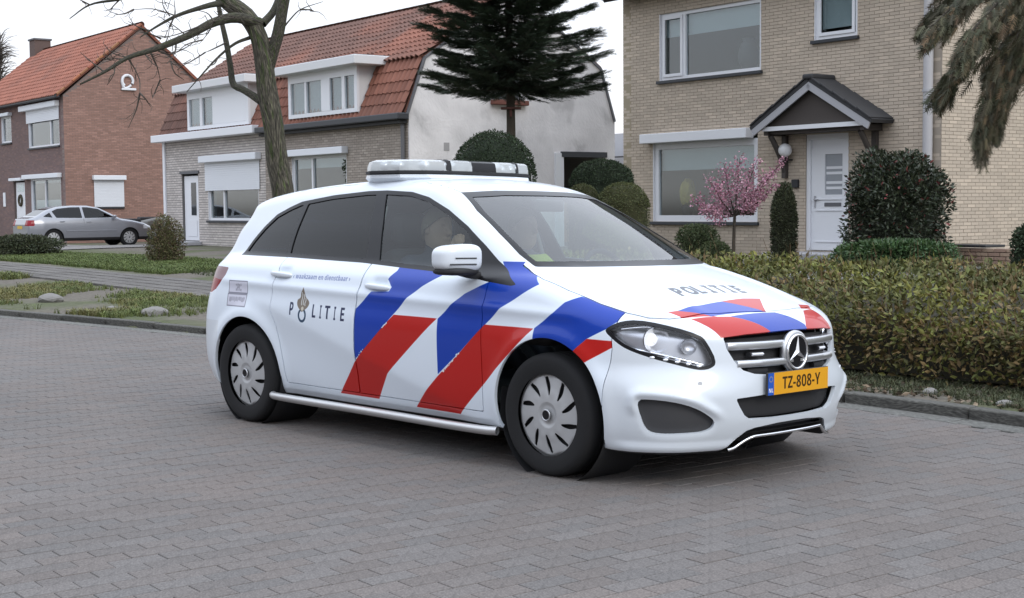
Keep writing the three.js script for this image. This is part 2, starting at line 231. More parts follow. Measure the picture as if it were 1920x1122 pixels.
// --- yellow brick house ---
{
  const h = thing('yellow_house', 'pale yellow brick house with gabled porch over a white front door', 'house', [2.48, 0, -31.4], STREET), L = 8.3, D = 8.5, B = 0.25;
  const tone = brickTone([0.48, 0.405, 0.325], 0.07, [0.53, 0.445, 0.355], 0.25, 0.10);
  const mortar = [0.33, 0.285, 0.235];
  const w = brickWall(h, 'front_wall', L, B, 5.85, [[1.17, 4.08, 3.98, 5.38], [5.44, 6.46, 4.42, 5.60], [0.96, 4.0, 1.0, 2.82], [5.24, 6.27, 0.46, 2.66]], mortar, tone);
  windowIn(w, 1.17, 4.08, 3.98, 5.38, { mullions: [1.88], blind: 0.42, sash: [[1.25, 1.84]] });
  windowIn(w, 5.44, 6.46, 4.42, 5.60, { sash: [[5.52, 6.38]], blindMat: M.curtain, blind: 0.9 });
  const gw = windowIn(w, 0.96, 4.0, 1.0, 2.66, { frame: 0.13, blind: 0.45 });
  part('cornice', rbox(0.78, 3.9, 2.66, 2.86, 0.003, 0.24, 0.015, 2), M.white, gw);
  // door
  const df = part('door_frame', merge([box(5.24, 5.33, 0.46, 2.66, -0.14, -0.03), box(6.18, 6.27, 0.46, 2.66, -0.14, -0.03), box(5.33, 6.18, 2.56, 2.66, -0.14, -0.03)]), M.white, w);
  part('fanlight', box(5.33, 6.18, 2.40, 2.56, -0.12, -0.09), M.white, df);
  const dr = part('door', (() => { const g = extrude([[5.335, 0.47], [6.175, 0.47], [6.175, 2.40], [5.335, 2.40]], 0.045, 0, [[[5.66, 1.52], [5.66, 2.28], [6.08, 2.28], [6.08, 1.52]]]); g.translate(0, 0, -0.11); return g; })(), M.white, w);
  part('door_pane', box(5.66, 6.08, 1.52, 2.28, -0.095, -0.088), phys([0.55, 0.58, 0.62], 0.35, { transmission: 0.5, thickness: 0 }), dr);
  for (const y of [1.62, 1.72, 1.9, 2.0]) part('pane_stripe', box(5.68, 6.06, y, y + 0.05, -0.087, -0.083), M.white, dr);
  part('letter_box', rbox(5.66, 6.06, 1.30, 1.37, -0.064, -0.050, 0.004, 1), M.lead, dr); for (const [y, t] of [[1.42, 0.035], [1.21, 0.03], [0.62, 0.025]]) part('panel_rail', rbox(5.44, 6.08, y, y + t, -0.064, -0.046, 0.006, 1), M.white, dr);
  part('handle', merge([rbox(5.41, 5.45, 1.28, 1.5, -0.064, -0.045, 0.006, 1), rbox(5.41, 5.53, 1.42, 1.44, -0.045, -0.02, 0.006, 1)]), M.grey, dr);
  part('doorstep', rbox(4.95, 6.5, B - 0.1, 0.44, 0.01, 0.9, 0.02, 2), M.grey, h);
  part('wall_lamp', (() => { const g = new THREE.SphereGeometry(0.13, 20, 14); g.translate(4.90, 2.38, 0.2); return g; })(), std([0.75, 0.75, 0.76], 0.3), h); part('lamp_bracket', tube([[4.90, 2.2, 0.0], [4.90, 2.2, 0.14], [4.90, 2.26, 0.2]], 0.02, 10, 6), M.dark, h);
  part('mail_slot', rbox(4.93, 5.09, 1.66, 1.82, 0.002, 0.06, 0.01, 1), M.dark, h);
  // porch: timber gable on braces
  const pz = 0.50, pc = 5.84, pt = 3.60, pa = 0.52, pl = 1.66, porch = part('porch', box(pc - 1.1, pc + 1.1, 2.68, 2.74, 0.0, pz - 0.06), M.timber, h);
  for (const s of [-1, 1]) {
    part('porch_beam', box(pc + s * 1.16 - 0.05, pc + s * 1.16 + 0.05, 2.66, 2.77, 0.0, pz), M.timber, porch);
    const rf = part('porch_roof', box(0, pl, 0, 0.07, 0.0, pz + 0.12), M.slate, porch), bg = part('bargeboard', box(0, pl - 0.02, -0.13, -0.005, pz + 0.08, pz + 0.115), M.grey, porch); for (const m of [rf, bg]) { m.rotation.z = -s * pa; if (s > 0) m.position.set(pc, pt, 0); else m.position.set(pc - pl * Math.cos(pa), pt - pl * Math.sin(pa), 0); }
    for (let i = 0; i < 5; i++) { const t = part('porch_tile', rbox(0, 0.37, 0, 0.03, 0.0, pz + 0.15, 0.008, 1), M.slate, porch), q = i * 0.325, cx = pc + s * q * Math.cos(pa), cy = pt + 0.095 - q * Math.sin(pa); t.rotation.z = -s * (pa + 0.05); if (s > 0) t.position.set(cx, cy, 0); else t.position.set(cx - 0.37 * Math.cos(pa + 0.05), cy - 0.37 * Math.sin(pa + 0.05), 0); }
    const bx = pc + s * 1.08; part('brace', tube([[bx, 1.95, 0.04], [bx, 2.22, 0.16], [bx, 2.50, 0.34], [bx, 2.66, 0.46]], 0.055, 12, 6), M.timber, porch); part('brace_post', box(bx - 0.05, bx + 0.05, 1.85, 2.66, 0.005, 0.09), M.timber, porch);
  }
  part('porch_ridge', rbox(pc - 0.13, pc + 0.13, pt + 0.04, pt + 0.14, 0.0, pz + 0.16, 0.04, 2), M.slate, porch); part('tie_beam', box(pc - 1.2, pc + 1.2, 2.74, 2.82, pz - 0.02, pz + 0.05), M.white, porch); part('gable_boards', extrude([[pc - 1.18, 2.82], [pc + 1.18, 2.82], [pc, pt - 0.10]], 0.03).translate(0, 0, pz - 0.05), M.timber, porch);
  // sides, roof, gutter, downpipe
  const gab = brickWall(h, 'gable_wall', D, B, 5.85, [[4.5, 6.2, 3.9, 5.2]], mortar, tone, { outline: [[0, B], [D, B], [D, 5.85], [D / 2, 9.2], [0, 5.85]], top: (x) => 5.85 + (1 - Math.abs(x - D / 2) / (D / 2)) * 3.35, rise: 3.3 }); onSide(h, gab, L + 0.017, 0.0, Math.PI / 2);
  windowIn(gab, 4.5, 6.2, 3.9, 5.2, { mullions: [5.3] });
  const lw = part('gable_wall', extrude([[0, B], [D, B], [D, 5.85], [D / 2, 9.2], [0, 5.85]], 0.25), std([0.33, 0.28, 0.2], 0.9), h); lw.rotation.y = -Math.PI / 2; lw.position.set(0.26, 0, -D); shellRest(h, L, D, B, 5.85, std([0.33, 0.28, 0.2], 0.9));
  slope(h, -0.15, L + 0.15, [5.80, 0.45], [9.35, -D / 2], [0.06, 0.055, 0.055]); const bk = part('roof', box(-0.15, L + 0.15, -0.06, 0.05, -5.6, 0), M.slate, h); bk.position.set(0, 9.35, -D / 2); bk.rotation.x = -0.72;
  part('gutter', rbox(-0.2, L + 0.2, 5.80, 5.95, 0.28, 0.48, 0.03, 2), M.gutter, h);
  const dp = part('downpipe', new THREE.CylinderGeometry(0.085, 0.085, 5.4, 14).translate(8.10, 3.1, 0.10), std([0.42, 0.41, 0.42], 0.6), h); for (const y of [1.6, 3.3, 5.0]) part('pipe_clip', new THREE.CylinderGeometry(0.10, 0.10, 0.05, 14).translate(8.10, y, 0.10), M.grey, dp);
}
// --- grey pair of houses with red mansard roof ---
{
  const h = thing('mansard_house', 'pair of grey brick houses under a red tiled mansard roof with white dormers', 'house', [-11.02, 0, -45.36], STREET), L = 14.3, D = 6.45, B = 0.2, RED_T = [0.225, 0.092, 0.062];
  const pale = brickTone([0.52, 0.475, 0.445], 0.10, [0.58, 0.53, 0.50], 0.3), drab = brickTone([0.33, 0.285, 0.245], 0.10, [0.38, 0.33, 0.285], 0.3);
  const a = brickWall(h, 'front_wall', 6.95, B, 3.50, [[1.3, 2.5, 0.36, 2.42], [3.2, 6.5, 1.0, 2.72]], [0.20, 0.19, 0.185], pale, { course: 0.075, bh: 0.058 });
  const b = brickWall(h, 'front_wall', 7.34, B, 3.50, [[1.55, 4.45, 0.95, 2.72]], [0.20, 0.18, 0.16], drab); b.position.x = 6.96;
  windowIn(a, 3.2, 6.5, 1.0, 2.72, { mullions: [4.2] }); rollShutter(a, 3.05, 6.62, 1.88, 2.74); shutterBox(a, 2.95, 6.72, 2.72, 2.92);
  windowIn(b, 1.55, 4.45, 0.95, 2.72, { mullions: [2.6], blind: 0.25 }); shutterBox(b, 1.22, 4.55, 2.72, 2.90);
  const dr = part('door', rbox(1.36, 2.44, 0.37, 2.36, -0.12, -0.06, 0.01, 1), M.white, a); part('door_pane', box(1.86, 2.22, 1.15, 2.15, -0.058, -0.052), phys([0.05, 0.055, 0.06], 0.08, {}), dr); part('door_panel', rbox(1.55, 2.25, 0.5, 1.0, -0.058, -0.045, 0.01, 1), M.white, dr); part('lintel', box(1.25, 2.6, 2.42, 2.50, 0.002, 0.05), M.lead, a); part('doorstep', rbox(1.2, 2.7, B - 0.05, 0.35, 0.01, 0.5, 0.02, 1), M.grey, h);
  part('corner_post', box(-0.02, 0.14, B, 3.5, 0.002, 0.05), M.white, h);
  part('fascia', rbox(-0.15, 6.93, 3.44, 3.66, 0.01, 0.38, 0.015, 1), M.white, h); part('gutter', rbox(6.97, L + 0.1, 3.42, 3.58, 0.02, 0.34, 0.03, 2), M.gutter, h); part('soffit', box(6.97, L, 3.34, 3.41, 0.01, 0.2), M.dark, h);
  // roof: steep lower slope, flatter upper slope
  slope(h, -0.05, L + 0.02, [3.60, 0.10], [4.95, -0.50], RED_T, { aged: (x) => -0.12 + 0.25 * (x < 7) }); slope(h, -0.05, L + 0.02, [4.93, -0.44], [6.72, -D / 2], RED_T, { aged: (x) => -0.05 + 0.35 * (x < 11.4) });
  for (const [e, t] of [[[6.72, -D / 2], [4.93, -D + 0.44]], [[4.93, -D + 0.44], [3.60, -D]]]) { const len = Math.hypot(t[0] - e[0], t[1] - e[1]), r = part('roof', box(-0.05, L + 0.02, -0.06, 0.04, -len, 0), std([0.2, 0.07, 0.045], 0.9), h); r.position.set(0, e[0], e[1]); r.rotation.x = Math.atan2(t[0] - e[0], e[1] - t[1]); }
  ridgeTiles(h, -0.05, 11.2, 6.74, -D / 2, [0.15, 0.075, 0.055]); ridgeTiles(h, 11.2, L + 0.02, 6.80, -D / 2, [0.28, 0.09, 0.05]);
  // white gable on the right
  const GP = [[0, B], [D, B], [D, 3.55], [D - 0.5, 4.88], [D / 2, 6.66], [0.5, 4.88], [0, 3.55]], gm = noiseTex(512, (u, v) => { const n = tnoise(u, v, 9, 60, 5), st = smooth(0.10, 0.32, tnoise(u, v, 6, 66, 5)), q = 0.86 + n * 0.12 - st * 0.09; return [q, q * 0.985, q * 0.985]; }, true, 0.16, 0.16), gb = noiseTex(256, (u, v) => { const q = 0.5 + tnoise(u, v, 30, 69, 4) * 0.8; return [q, q, q]; }, false, 0.6, 0.6);
  const gw = part('gable_wall', extrude(GP, 0.24, 0, [[[4.72, 0.3], [4.72, 2.68], [6.08, 2.68], [6.08, 0.3]]]), new THREE.MeshStandardMaterial({ map: gm, bumpMap: gb, bumpScale: 0.006, roughness: 0.92 }), h); gw.rotation.y = Math.PI / 2; gw.position.set(L - 0.20, 0, -0.01);
  for (const [v, y, w2, h2] of [[2.55, 4.35, 0.14, 0.34], [2.95, 2.9, 0.16, 0.3], [1.0, 2.7, 0.16, 0.2]]) part('patch', rbox(0, 0.012, y, y + h2, -v - w2, -v, 0.004, 1).translate(L + 0.036, 0, 0), std([0.36, 0.35, 0.35], 0.95), h);
  { const V = [[3.55, 0.04], [4.9, -0.47], [6.72, -D / 2], [4.9, -D + 0.47], [3.55, -D]]; for (let i = 0; i < 4; i++) { const [p, q] = [V[i], V[i + 1]], l = Math.hypot(q[0] - p[0], q[1] - p[1]), m = part('verge_strip', box(-0.03, 0.05, -0.03, 0.03, 0, l), M.lead, h); m.position.set(L + 0.03, p[0], p[1]); m.rotation.set(-Math.atan2(q[0] - p[0], q[1] - p[1]), 0, 0); } }
  part('window', merge([rbox(0, 0.05, 4.0, 5.1, -3.35, -3.25, 0.01, 1), rbox(0, 0.05, 4.0, 5.1, -2.65, -2.55, 0.01, 1), rbox(0, 0.05, 5.0, 5.1, -3.35, -2.55, 0.01, 1)]).translate(L + 0.04, 0, 0), M.whiteOld, h); part('window_ledge', rbox(0, 0.16, 3.86, 3.98, -3.5, -2.4, 0.02, 1).translate(L + 0.04, 0, 0), std([0.16, 0.06, 0.045], 0.8), h); part('window_pane', box(L + 0.042, L + 0.05, 4.0, 5.0, -3.25, -2.65), phys([0.12, 0.13, 0.14], 0.05), h);
  part('garage_lintel', box(L + 0.03, L + 0.10, 2.60, 2.74, -6.15, -4.62), M.gutter, h); part('garage_post', box(L + 0.036, L + 0.09, 0.25, 2.70, -4.68, -4.42), M.white, h); part('store_crate', rbox(L - 1.0, L - 0.35, 0.25, 1.55, -5.6, -4.9, 0.02, 1), std([0.33, 0.22, 0.13], 0.8), h);
  const lg = part('gable_wall', extrude(GP, 0.24), std([0.2, 0.12, 0.09], 0.9), h); lg.rotation.y = Math.PI / 2; lg.position.set(-0.03, 0, -0.01); shellRest(h, L, D, B, 3.5, std([0.3, 0.28, 0.26], 0.9));
  part('downpipe', new THREE.CylinderGeometry(0.05, 0.05, 3.0, 10).translate(L - 0.12, 1.9, 0.07), M.lead, h);
  // dormers
  const dormer = (x0, x1, mull, panel) => {
    const y0 = 3.72, y1 = 4.86, zf = 0.17, d = part('dormer', merge([box(x0 + 0.02, x1 - 0.02, y0 - 0.04, y0 + 0.1, zf - 1.4, zf - 0.05), box(x0 + 0.02, x0 + 0.1, y0 + 0.1, y1, zf - 1.6, zf - 0.05), box(x1 - 0.1, x1 - 0.02, y0 + 0.1, y1, zf - 1.6, zf - 0.05)]), M.whiteOld, h);
    const w = part('dormer_window', merge([box(x0, x1, y0, y0 + 0.1, zf - 0.05, zf + 0.02), box(x0, x1, y1 - 0.22, y1, zf - 0.05, zf + 0.02), box(x0, x0 + 0.14, y0 + 0.1, y1 - 0.22, zf - 0.05, zf + 0.02), box(x1 - 0.14, x1, y0 + 0.1, y1 - 0.22, zf - 0.05, zf + 0.02)]), M.white, d);
    for (const [p, q] of mull) part('dormer_pane', box(p, q, y0 + 0.1, y1 - 0.22, zf - 0.03, zf - 0.022), M.pane, w), part('dormer_curtain', box(p, q, y0 + 0.1, y1 - 0.22, zf - 0.12, zf - 0.10), std([0.30, 0.32, 0.33], 0.9), w);
    for (const [p, q] of panel) part('dormer_panel', rbox(p, q, y0 + 0.1, y1 - 0.22, zf - 0.046, zf + 0.026, 0.008, 1), M.white, w);
    part('dormer_roof', rbox(x0 - 0.38, x1 + 0.42, y1, y1 + 0.22, zf - 1.7, zf + 0.34, 0.02, 1), M.whiteOld, d); part('dormer_sheet', box(x0 - 0.3, x1 + 0.34, y1 + 0.221, y1 + 0.24, zf - 1.6, zf + 0.26), M.lead, d);
  };
  dormer(2.25, 6.35, [[2.42, 3.15], [3.32, 4.02]], [[3.15, 3.32], [4.02, 6.21]]); dormer(8.72, 12.3, [[8.88, 9.62], [9.72, 10.5], [10.95, 11.55], [11.7, 12.16]], [[9.62, 9.72], [10.5, 10.95], [11.55, 11.7]]);
}
// --- red brick house ---
{
  const h = thing('red_house', 'red brick gabled house with orange tiled roof and white closed shutter', 'house', [-17.2 - 0.6 * 12.2, 0, -55 - 0.8 * 12.2], STREET), L = 12.2, D = 6.4, B = 0.05, X = L;
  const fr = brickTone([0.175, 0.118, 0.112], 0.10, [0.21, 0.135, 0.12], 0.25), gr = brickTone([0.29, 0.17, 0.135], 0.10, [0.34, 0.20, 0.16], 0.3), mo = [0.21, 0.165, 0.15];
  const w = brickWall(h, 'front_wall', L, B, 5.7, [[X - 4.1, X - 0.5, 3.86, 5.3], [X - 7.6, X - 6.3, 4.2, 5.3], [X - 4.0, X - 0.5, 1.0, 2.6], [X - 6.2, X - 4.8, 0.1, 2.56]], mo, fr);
  windowIn(w, X - 4.1, X - 0.5, 3.86, 5.3, { mullions: [X - 1.6] }); rollShutter(w, X - 4.3, X - 0.45, 4.86, 5.36); shutterBox(w, X - 4.75, X - 0.4, 5.36, 5.58);
  windowIn(w, X - 7.6, X - 6.3, 4.2, 5.3, {}); shutterBox(w, X - 7.8, X - 6.1, 5.3, 5.44); windowIn(w, X - 4.0, X - 0.5, 1.0, 2.6, { mullions: [X - 2.4], blind: 0.1 }); shutterBox(w, X - 4.6, X - 0.35, 2.6, 2.78);
  part('lower_curtain', box(X - 3.9, X - 0.6, 1.05, 1.75, -0.19, -0.17), M.curtain, w);
  const dr = part('door', rbox(X - 6.1, X - 4.9, 0.12, 2.5, -0.12, -0.06, 0.01, 1), M.white, w); part('wreath', new THREE.TorusGeometry(0.2, 0.06, 8, 24).translate(X - 5.5, 1.75, -0.04), std([0.06, 0.05, 0.03], 0.9), dr); part('fanlight', box(X - 5.9, X - 5.1, 2.1, 2.4, -0.058, -0.05), M.pane, dr); shutterBox(w, X - 6.3, X - 4.75, 2.56, 2.68);
  part('house_number', rbox(X - 7.6, X - 7.3, 1.5, 2.1, 0.002, 0.03, 0.005, 1), M.white, w);
  const GP = [[0, B], [D, B], [D, 5.75], [D / 2, 8.5], [0, 5.75]];
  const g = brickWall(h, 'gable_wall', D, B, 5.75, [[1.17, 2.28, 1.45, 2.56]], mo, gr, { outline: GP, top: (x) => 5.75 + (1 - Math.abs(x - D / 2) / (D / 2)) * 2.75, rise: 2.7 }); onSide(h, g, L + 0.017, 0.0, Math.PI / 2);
  windowIn(g, 1.17, 2.28, 1.45, 2.56, {}); rollShutter(g, 1.12, 2.33, 1.45, 2.5); shutterBox(g, 1.05, 2.38, 2.5, 2.68);
  const orn = part('wall_ornament', new THREE.TorusGeometry(0.22, 0.055, 8, 22, 4.6).rotateZ(-0.5).translate(2.58, 6.40, 0.05), M.white, g); part('ornament_foot', rbox(2.32, 2.92, 6.03, 6.12, 0.01, 0.10, 0.02, 1), M.white, orn); part('ornament_tail', tube([[2.72, 6.24, 0.05], [2.6, 6.15, 0.05], [2.42, 6.1, 0.05]], 0.05, 8, 6), M.white, orn); part('ornament_back', tube([[2.40, 6.55, 0.04], [2.36, 6.35, 0.04], [2.42, 6.15, 0.04]], 0.06, 8, 6), M.white, orn);
  part('gable_wall', extrude(GP, 0.25), std([0.18, 0.1, 0.085], 0.9), h).rotation.y = Math.PI / 2; shellRest(h, L, D, B, 5.7, std([0.17, 0.1, 0.085], 0.9));
  const OR = [0.28, 0.108, 0.072];
  slope(h, 0, L + 0.12, [5.72, 0.30], [8.62, -D / 2], OR, { aged: () => -0.22 }); const bk = part('roof', box(0, L + 0.12, -0.06, 0.04, -4.4, 0), std([0.22, 0.075, 0.045], 0.9), h); bk.position.set(0, 8.62, -D / 2); bk.rotation.x = -0.72;
  ridgeTiles(h, 0, L + 0.12, 8.64, -D / 2, [0.20, 0.09, 0.06]); part('gutter', rbox(0, L + 0.1, 5.64, 5.78, 0.16, 0.36, 0.03, 2), M.gutter, h); chimney(h, 0.35, 8.2, -D / 2, 0.75, 0.95, [0.12, 0.085, 0.075]);
  { const n = 11; for (let i = 0; i < n; i++) { const t = (i + 0.5) / n, v = part('verge_tile', rbox(-0.09, 0.06, -0.03, 0.05, -0.2, 0.2, 0.02, 1), std([0.33, 0.13, 0.07].map(q => q * rr(0.85, 1.15)), 0.85), h); v.position.set(L + 0.1, 5.76 + 2.9 * t, 0.28 - (D / 2 + 0.28) * t); v.rotation.x = 0.70; } }
}
// --- dark-roofed neighbour at the edge, and the low shed beside the yellow house ---
{
  const h = thing('dark_roof_house', 'house with dark tiled roof and tan chimney beyond the red house', 'house', [-28.1, 0, -73.8], STREET), L = 7.2, D = 6.4;
  part('wall', box(0, L, 0, 5.2, -D, 0), std([0.2, 0.13, 0.11], 0.9), h); slope(h, 0, L, [5.2, 0.2], [7.7, -D / 2], [0.055, 0.05, 0.052]); const bk = part('roof', box(0, L, -0.06, 0.04, -4.2, 0), M.slate, h); bk.position.set(0, 7.7, -D / 2); bk.rotation.x = -0.7; chimney(h, 5.3, 7.4, -D / 2, 0.95, 1.5, [0.33, 0.24, 0.15]);
}
{
  const p = at(1156, 300, 40), h = thing('shed', 'small grey-roofed shed with white fascia behind the yellow house', 'shed', [p.x, 0.25, p.z], STREET);
  part('wall', box(-2.4, 2.4, 0, 2.3, -3, 0), std([0.3, 0.26, 0.21], 0.9), h); part('fascia', rbox(-2.5, 2.5, 2.15, 2.42, 0.0, 0.12, 0.01, 1), M.white, h); const r = part('roof', box(-2.5, 2.5, 0, 0.08, -2.2, 0.1), std([0.2, 0.2, 0.21], 0.8), h); r.position.y = 2.42; r.rotation.x = 0.35;
}
{
  const p = at(1838, 492, 23.2), h = thing('brick_planter', 'low pinkish brick planter at the corner of the yellow house', 'planter', [p.x, 0.22, p.z], STREET);
  for (let r = 0; r < 6; r++) for (let k = 0; k < 7; k++) { const b = part('brick', rbox(0, 0.21, 0, 0.055, 0, 0.1, 0.005, 1), [std([0.30, 0.20, 0.15], 0.9), std([0.35, 0.25, 0.18], 0.9)][(r + k) % 2], h); b.position.set(-0.78 + k * 0.222 + (r % 2 ? 0.0 : 0.11), r * 0.066, 0); }
  part('core', box(-0.75, 0.85, 0, 0.37, -0.5, 0.002), std([0.2, 0.17, 0.15], 0.95), h); part('lid', rbox(-0.6, 0.2, 0.40, 0.44, -0.4, 0.14, 0.01, 1), M.dark, h);
}
// --- things standing in the windows of the yellow house ---
{
  const w2 = (u, z) => new THREE.Vector3(2.48 + 0.6 * u - 0.8 * z, 0, -31.4 + 0.8 * u + 0.6 * z), lathe = (P) => new THREE.LatheGeometry(P.map(p => new THREE.Vector2(...p)), 20);
  const v = thing('vase', 'dark round vase behind the large upstairs window', 'vase', w2(3.35, -0.42).setY(4.05).toArray()); part('body', lathe([[0.001, 0], [0.12, 0], [0.2, 0.16], [0.22, 0.34], [0.16, 0.52], [0.12, 0.58], [0.14, 0.64], [0.1, 0.64]]), std([0.05, 0.04, 0.035], 0.6), v); part('foot', lathe([[0.001, -0.06], [0.16, -0.06], [0.14, 0.0], [0.001, 0.0]]), std([0.05, 0.04, 0.035], 0.6), v);
  const f = thing('flower_pot', 'yellow flowering pot plant behind the ground floor window', 'plant', w2(1.55, -0.45).setY(1.12).toArray()); part('pot', lathe([[0.001, 0], [0.1, 0], [0.14, 0.2], [0.13, 0.2]]), std([0.03, 0.03, 0.03], 0.6), f);
  const g = new THREE.IcosahedronGeometry(0.17, 3), p = g.attributes.position; for (let i = 0; i < p.count; i++) { const k = 1 + 0.5 * fbm(p.getX(i) * 12, p.getY(i) * 12, p.getZ(i) * 12, 2); p.setXYZ(i, p.getX(i) * k, p.getY(i) * k * 1.7 + 0.5, p.getZ(i) * k); } g.computeVertexNormals(); part('flowers', g, std([0.45, 0.33, 0.03], 0.85), f); part('stem', new THREE.CylinderGeometry(0.015, 0.02, 0.3, 8).translate(0, 0.28, 0), std([0.05, 0.07, 0.03], 0.9), f);
  const t = thing('windowsill_table', 'low dark sideboard behind the ground floor window', 'sideboard', w2(2.5, -0.75).toArray(), STREET); part('cabinet', rbox(-1.2, 1.2, 0.45, 1.08, -0.2, 0.2, 0.02, 1), M.timber, t); part('top', rbox(-1.24, 1.24, 1.08, 1.11, -0.23, 0.23, 0.01, 1), M.timber, t);
}
// ---------- plants ----------
const leafG = (() => { const g = new THREE.BufferGeometry(); g.setAttribute('position', new THREE.Float32BufferAttribute([0, 0, 0, 0.24, 0.06, 0.45, 0, 0, 1, -0.24, 0.06, 0.45, 0, -0.02, 0.5], 3)); g.setIndex([0, 1, 4, 4, 1, 2, 0, 4, 3, 4, 2, 3]); const n = g.toNonIndexed(); n.computeVertexNormals(); return n; })();
const needleG = (() => { const p = []; const tri = (a, b, w, dy) => { const dx = b[0] - a[0], dz = b[1] - a[1], l = Math.hypot(dx, dz), px = -dz / l * w, pz = dx / l * w; p.push(a[0] - px, 0, a[1] - pz, a[0] + px, 0, a[1] + pz, b[0], dy, b[1]); }; tri([0, 0], [0, 1.05], 0.05, 0); for (let i = 0; i < 7; i++) for (const s of [-1, 1]) { const z = 0.08 + i * 0.13; tri([0, z], [s * (0.34 - 0.03 * i), z + 0.24], 0.034, 0.05 * Math.sin(i * 2.1 + s)); } const g = new THREE.BufferGeometry(); g.setAttribute('position', new THREE.Float32BufferAttribute(p, 3)); g.computeVertexNormals(); return g; })();
const tuftG = (() => { const p = []; let q = 7; const r = () => { q = (q * 16807) % 2147483647; return q / 2147483647; }; for (let i = 0; i < 7; i++) { const a = r() * 6.283, h = 0.5 + r() * 0.5, b = 0.2 + r() * 0.5, w = 0.05, cx = Math.cos(a), cz = Math.sin(a), ox = (r() - 0.5) * 0.3, oz = (r() - 0.5) * 0.3; p.push(ox - cz * w, 0, oz + cx * w, ox + cz * w, 0, oz - cx * w, ox + cx * b * 0.45, h * 0.7, oz + cz * b * 0.45, ox - cz * w * 0.6 + cx * b * 0.4, h * 0.6, oz + cx * w * 0.6 + cz * b * 0.4, ox + cz * w * 0.6 + cx * b * 0.4, h * 0.6, oz - cx * w * 0.6 + cz * b * 0.4, ox + cx * b, h * 0.85, oz + cz * b); } const g = new THREE.BufferGeometry(); g.setAttribute('position', new THREE.Float32BufferAttribute(p, 3)); g.computeVertexNormals(); return g; })();
const leafMat = std([1, 1, 1], 0.75, { side: THREE.DoubleSide }), glossLeaf = std([1, 1, 1], 0.45, { side: THREE.DoubleSide });
const D3 = new THREE.Object3D(), CC = new THREE.Color(), ZAX = new THREE.Vector3(0, 0, 1), TMP = new THREE.Vector3(), QQ = new THREE.Quaternion();
function scatter(parent, name, geo, mat, n, fn, kind) {   // fn(i) -> [pos, dir, scale, colour]
  const im = new THREE.InstancedMesh(geo, mat, n); im.name = name; im.castShadow = im.receiveShadow = true; im.userData.kind = kind ?? 'stuff';
  for (let i = 0; i < n; i++) { const [p, d, s, c, tw] = fn(i); D3.position.copy(p); D3.quaternion.setFromUnitVectors(ZAX, TMP.copy(d).normalize()); D3.quaternion.multiply(QQ.setFromAxisAngle(ZAX, tw ?? rr(0, 6.28))); typeof s === 'number' ? D3.scale.setScalar(s) : D3.scale.set(...s); D3.updateMatrix(); im.setMatrixAt(i, D3.matrix); im.setColorAt(i, CC.setRGB(...c)); }
  parent.add(im); return im;
}
const rdir = () => { const z = rr(-1, 1), a = rr(0, 6.2832), r = Math.sqrt(1 - z * z); return new THREE.Vector3(r * Math.cos(a), z, r * Math.sin(a)); };
const shade = (c, v, w = 0) => { const k = 1 + rr(-v, v); return [c[0] * k * (1 + rr(-w, w)), c[1] * k, c[2] * k * (1 + rr(-w, w))]; };
function taper(P, r0, r1, seg = 14, rad = 8, wob = 0) {
  const c = new THREE.CatmullRomCurve3(P.map(p => p.isVector3 ? p : new THREE.Vector3(...p)), false, 'centripetal'), g = new THREE.TubeGeometry(c, seg, 1, rad, false), p = g.attributes.position;
  for (let i = 0; i <= seg; i++) { const o = c.getPointAt(i / seg), t = i / seg, r = (r0 + (r1 - r0) * t) * (1 + 0.12 * Math.exp(-t * 12)); for (let j = 0; j <= rad; j++) { const k = i * (rad + 1) + j, rb = r * (1 + wob * noise.noise(o.x * 3 + j % rad, o.y * 2.2, j % rad * 1.7)); p.setXYZ(k, o.x + (p.getX(k) - o.x) * rb, o.y + (p.getY(k) - o.y) * rb, o.z + (p.getZ(k) - o.z) * rb); } }
  g.computeVertexNormals(); return g;
}
const barkTex = noiseTex(256, (u, v) => { const q = 0.62 + tnoise(u, v, 26, 80, 5) * 0.7, m = smooth(0.02, 0.3, tnoise(u, v, 8, 85, 4)); return [q * (1 - 0.16 * m), q, q * (1 - 0.30 * m)]; }, true, 2, 3), barkBump = noiseTex(256, (u, v) => { const q = 0.5 + tnoise(u, v, 30, 88, 4); return [q, q, q]; }, false, 2, 3);
const bark = std([0.24, 0.215, 0.16], 0.95, { map: barkTex, bumpMap: barkBump, bumpScale: 0.03 }), darkBark = std([0.085, 0.07, 0.052], 0.95, { bumpMap: barkBump, bumpScale: 0.02 }), twigMat = std([0.075, 0.062, 0.05], 0.95);
const local = (o, v) => v.clone().sub(o.position);   // things here are not turned

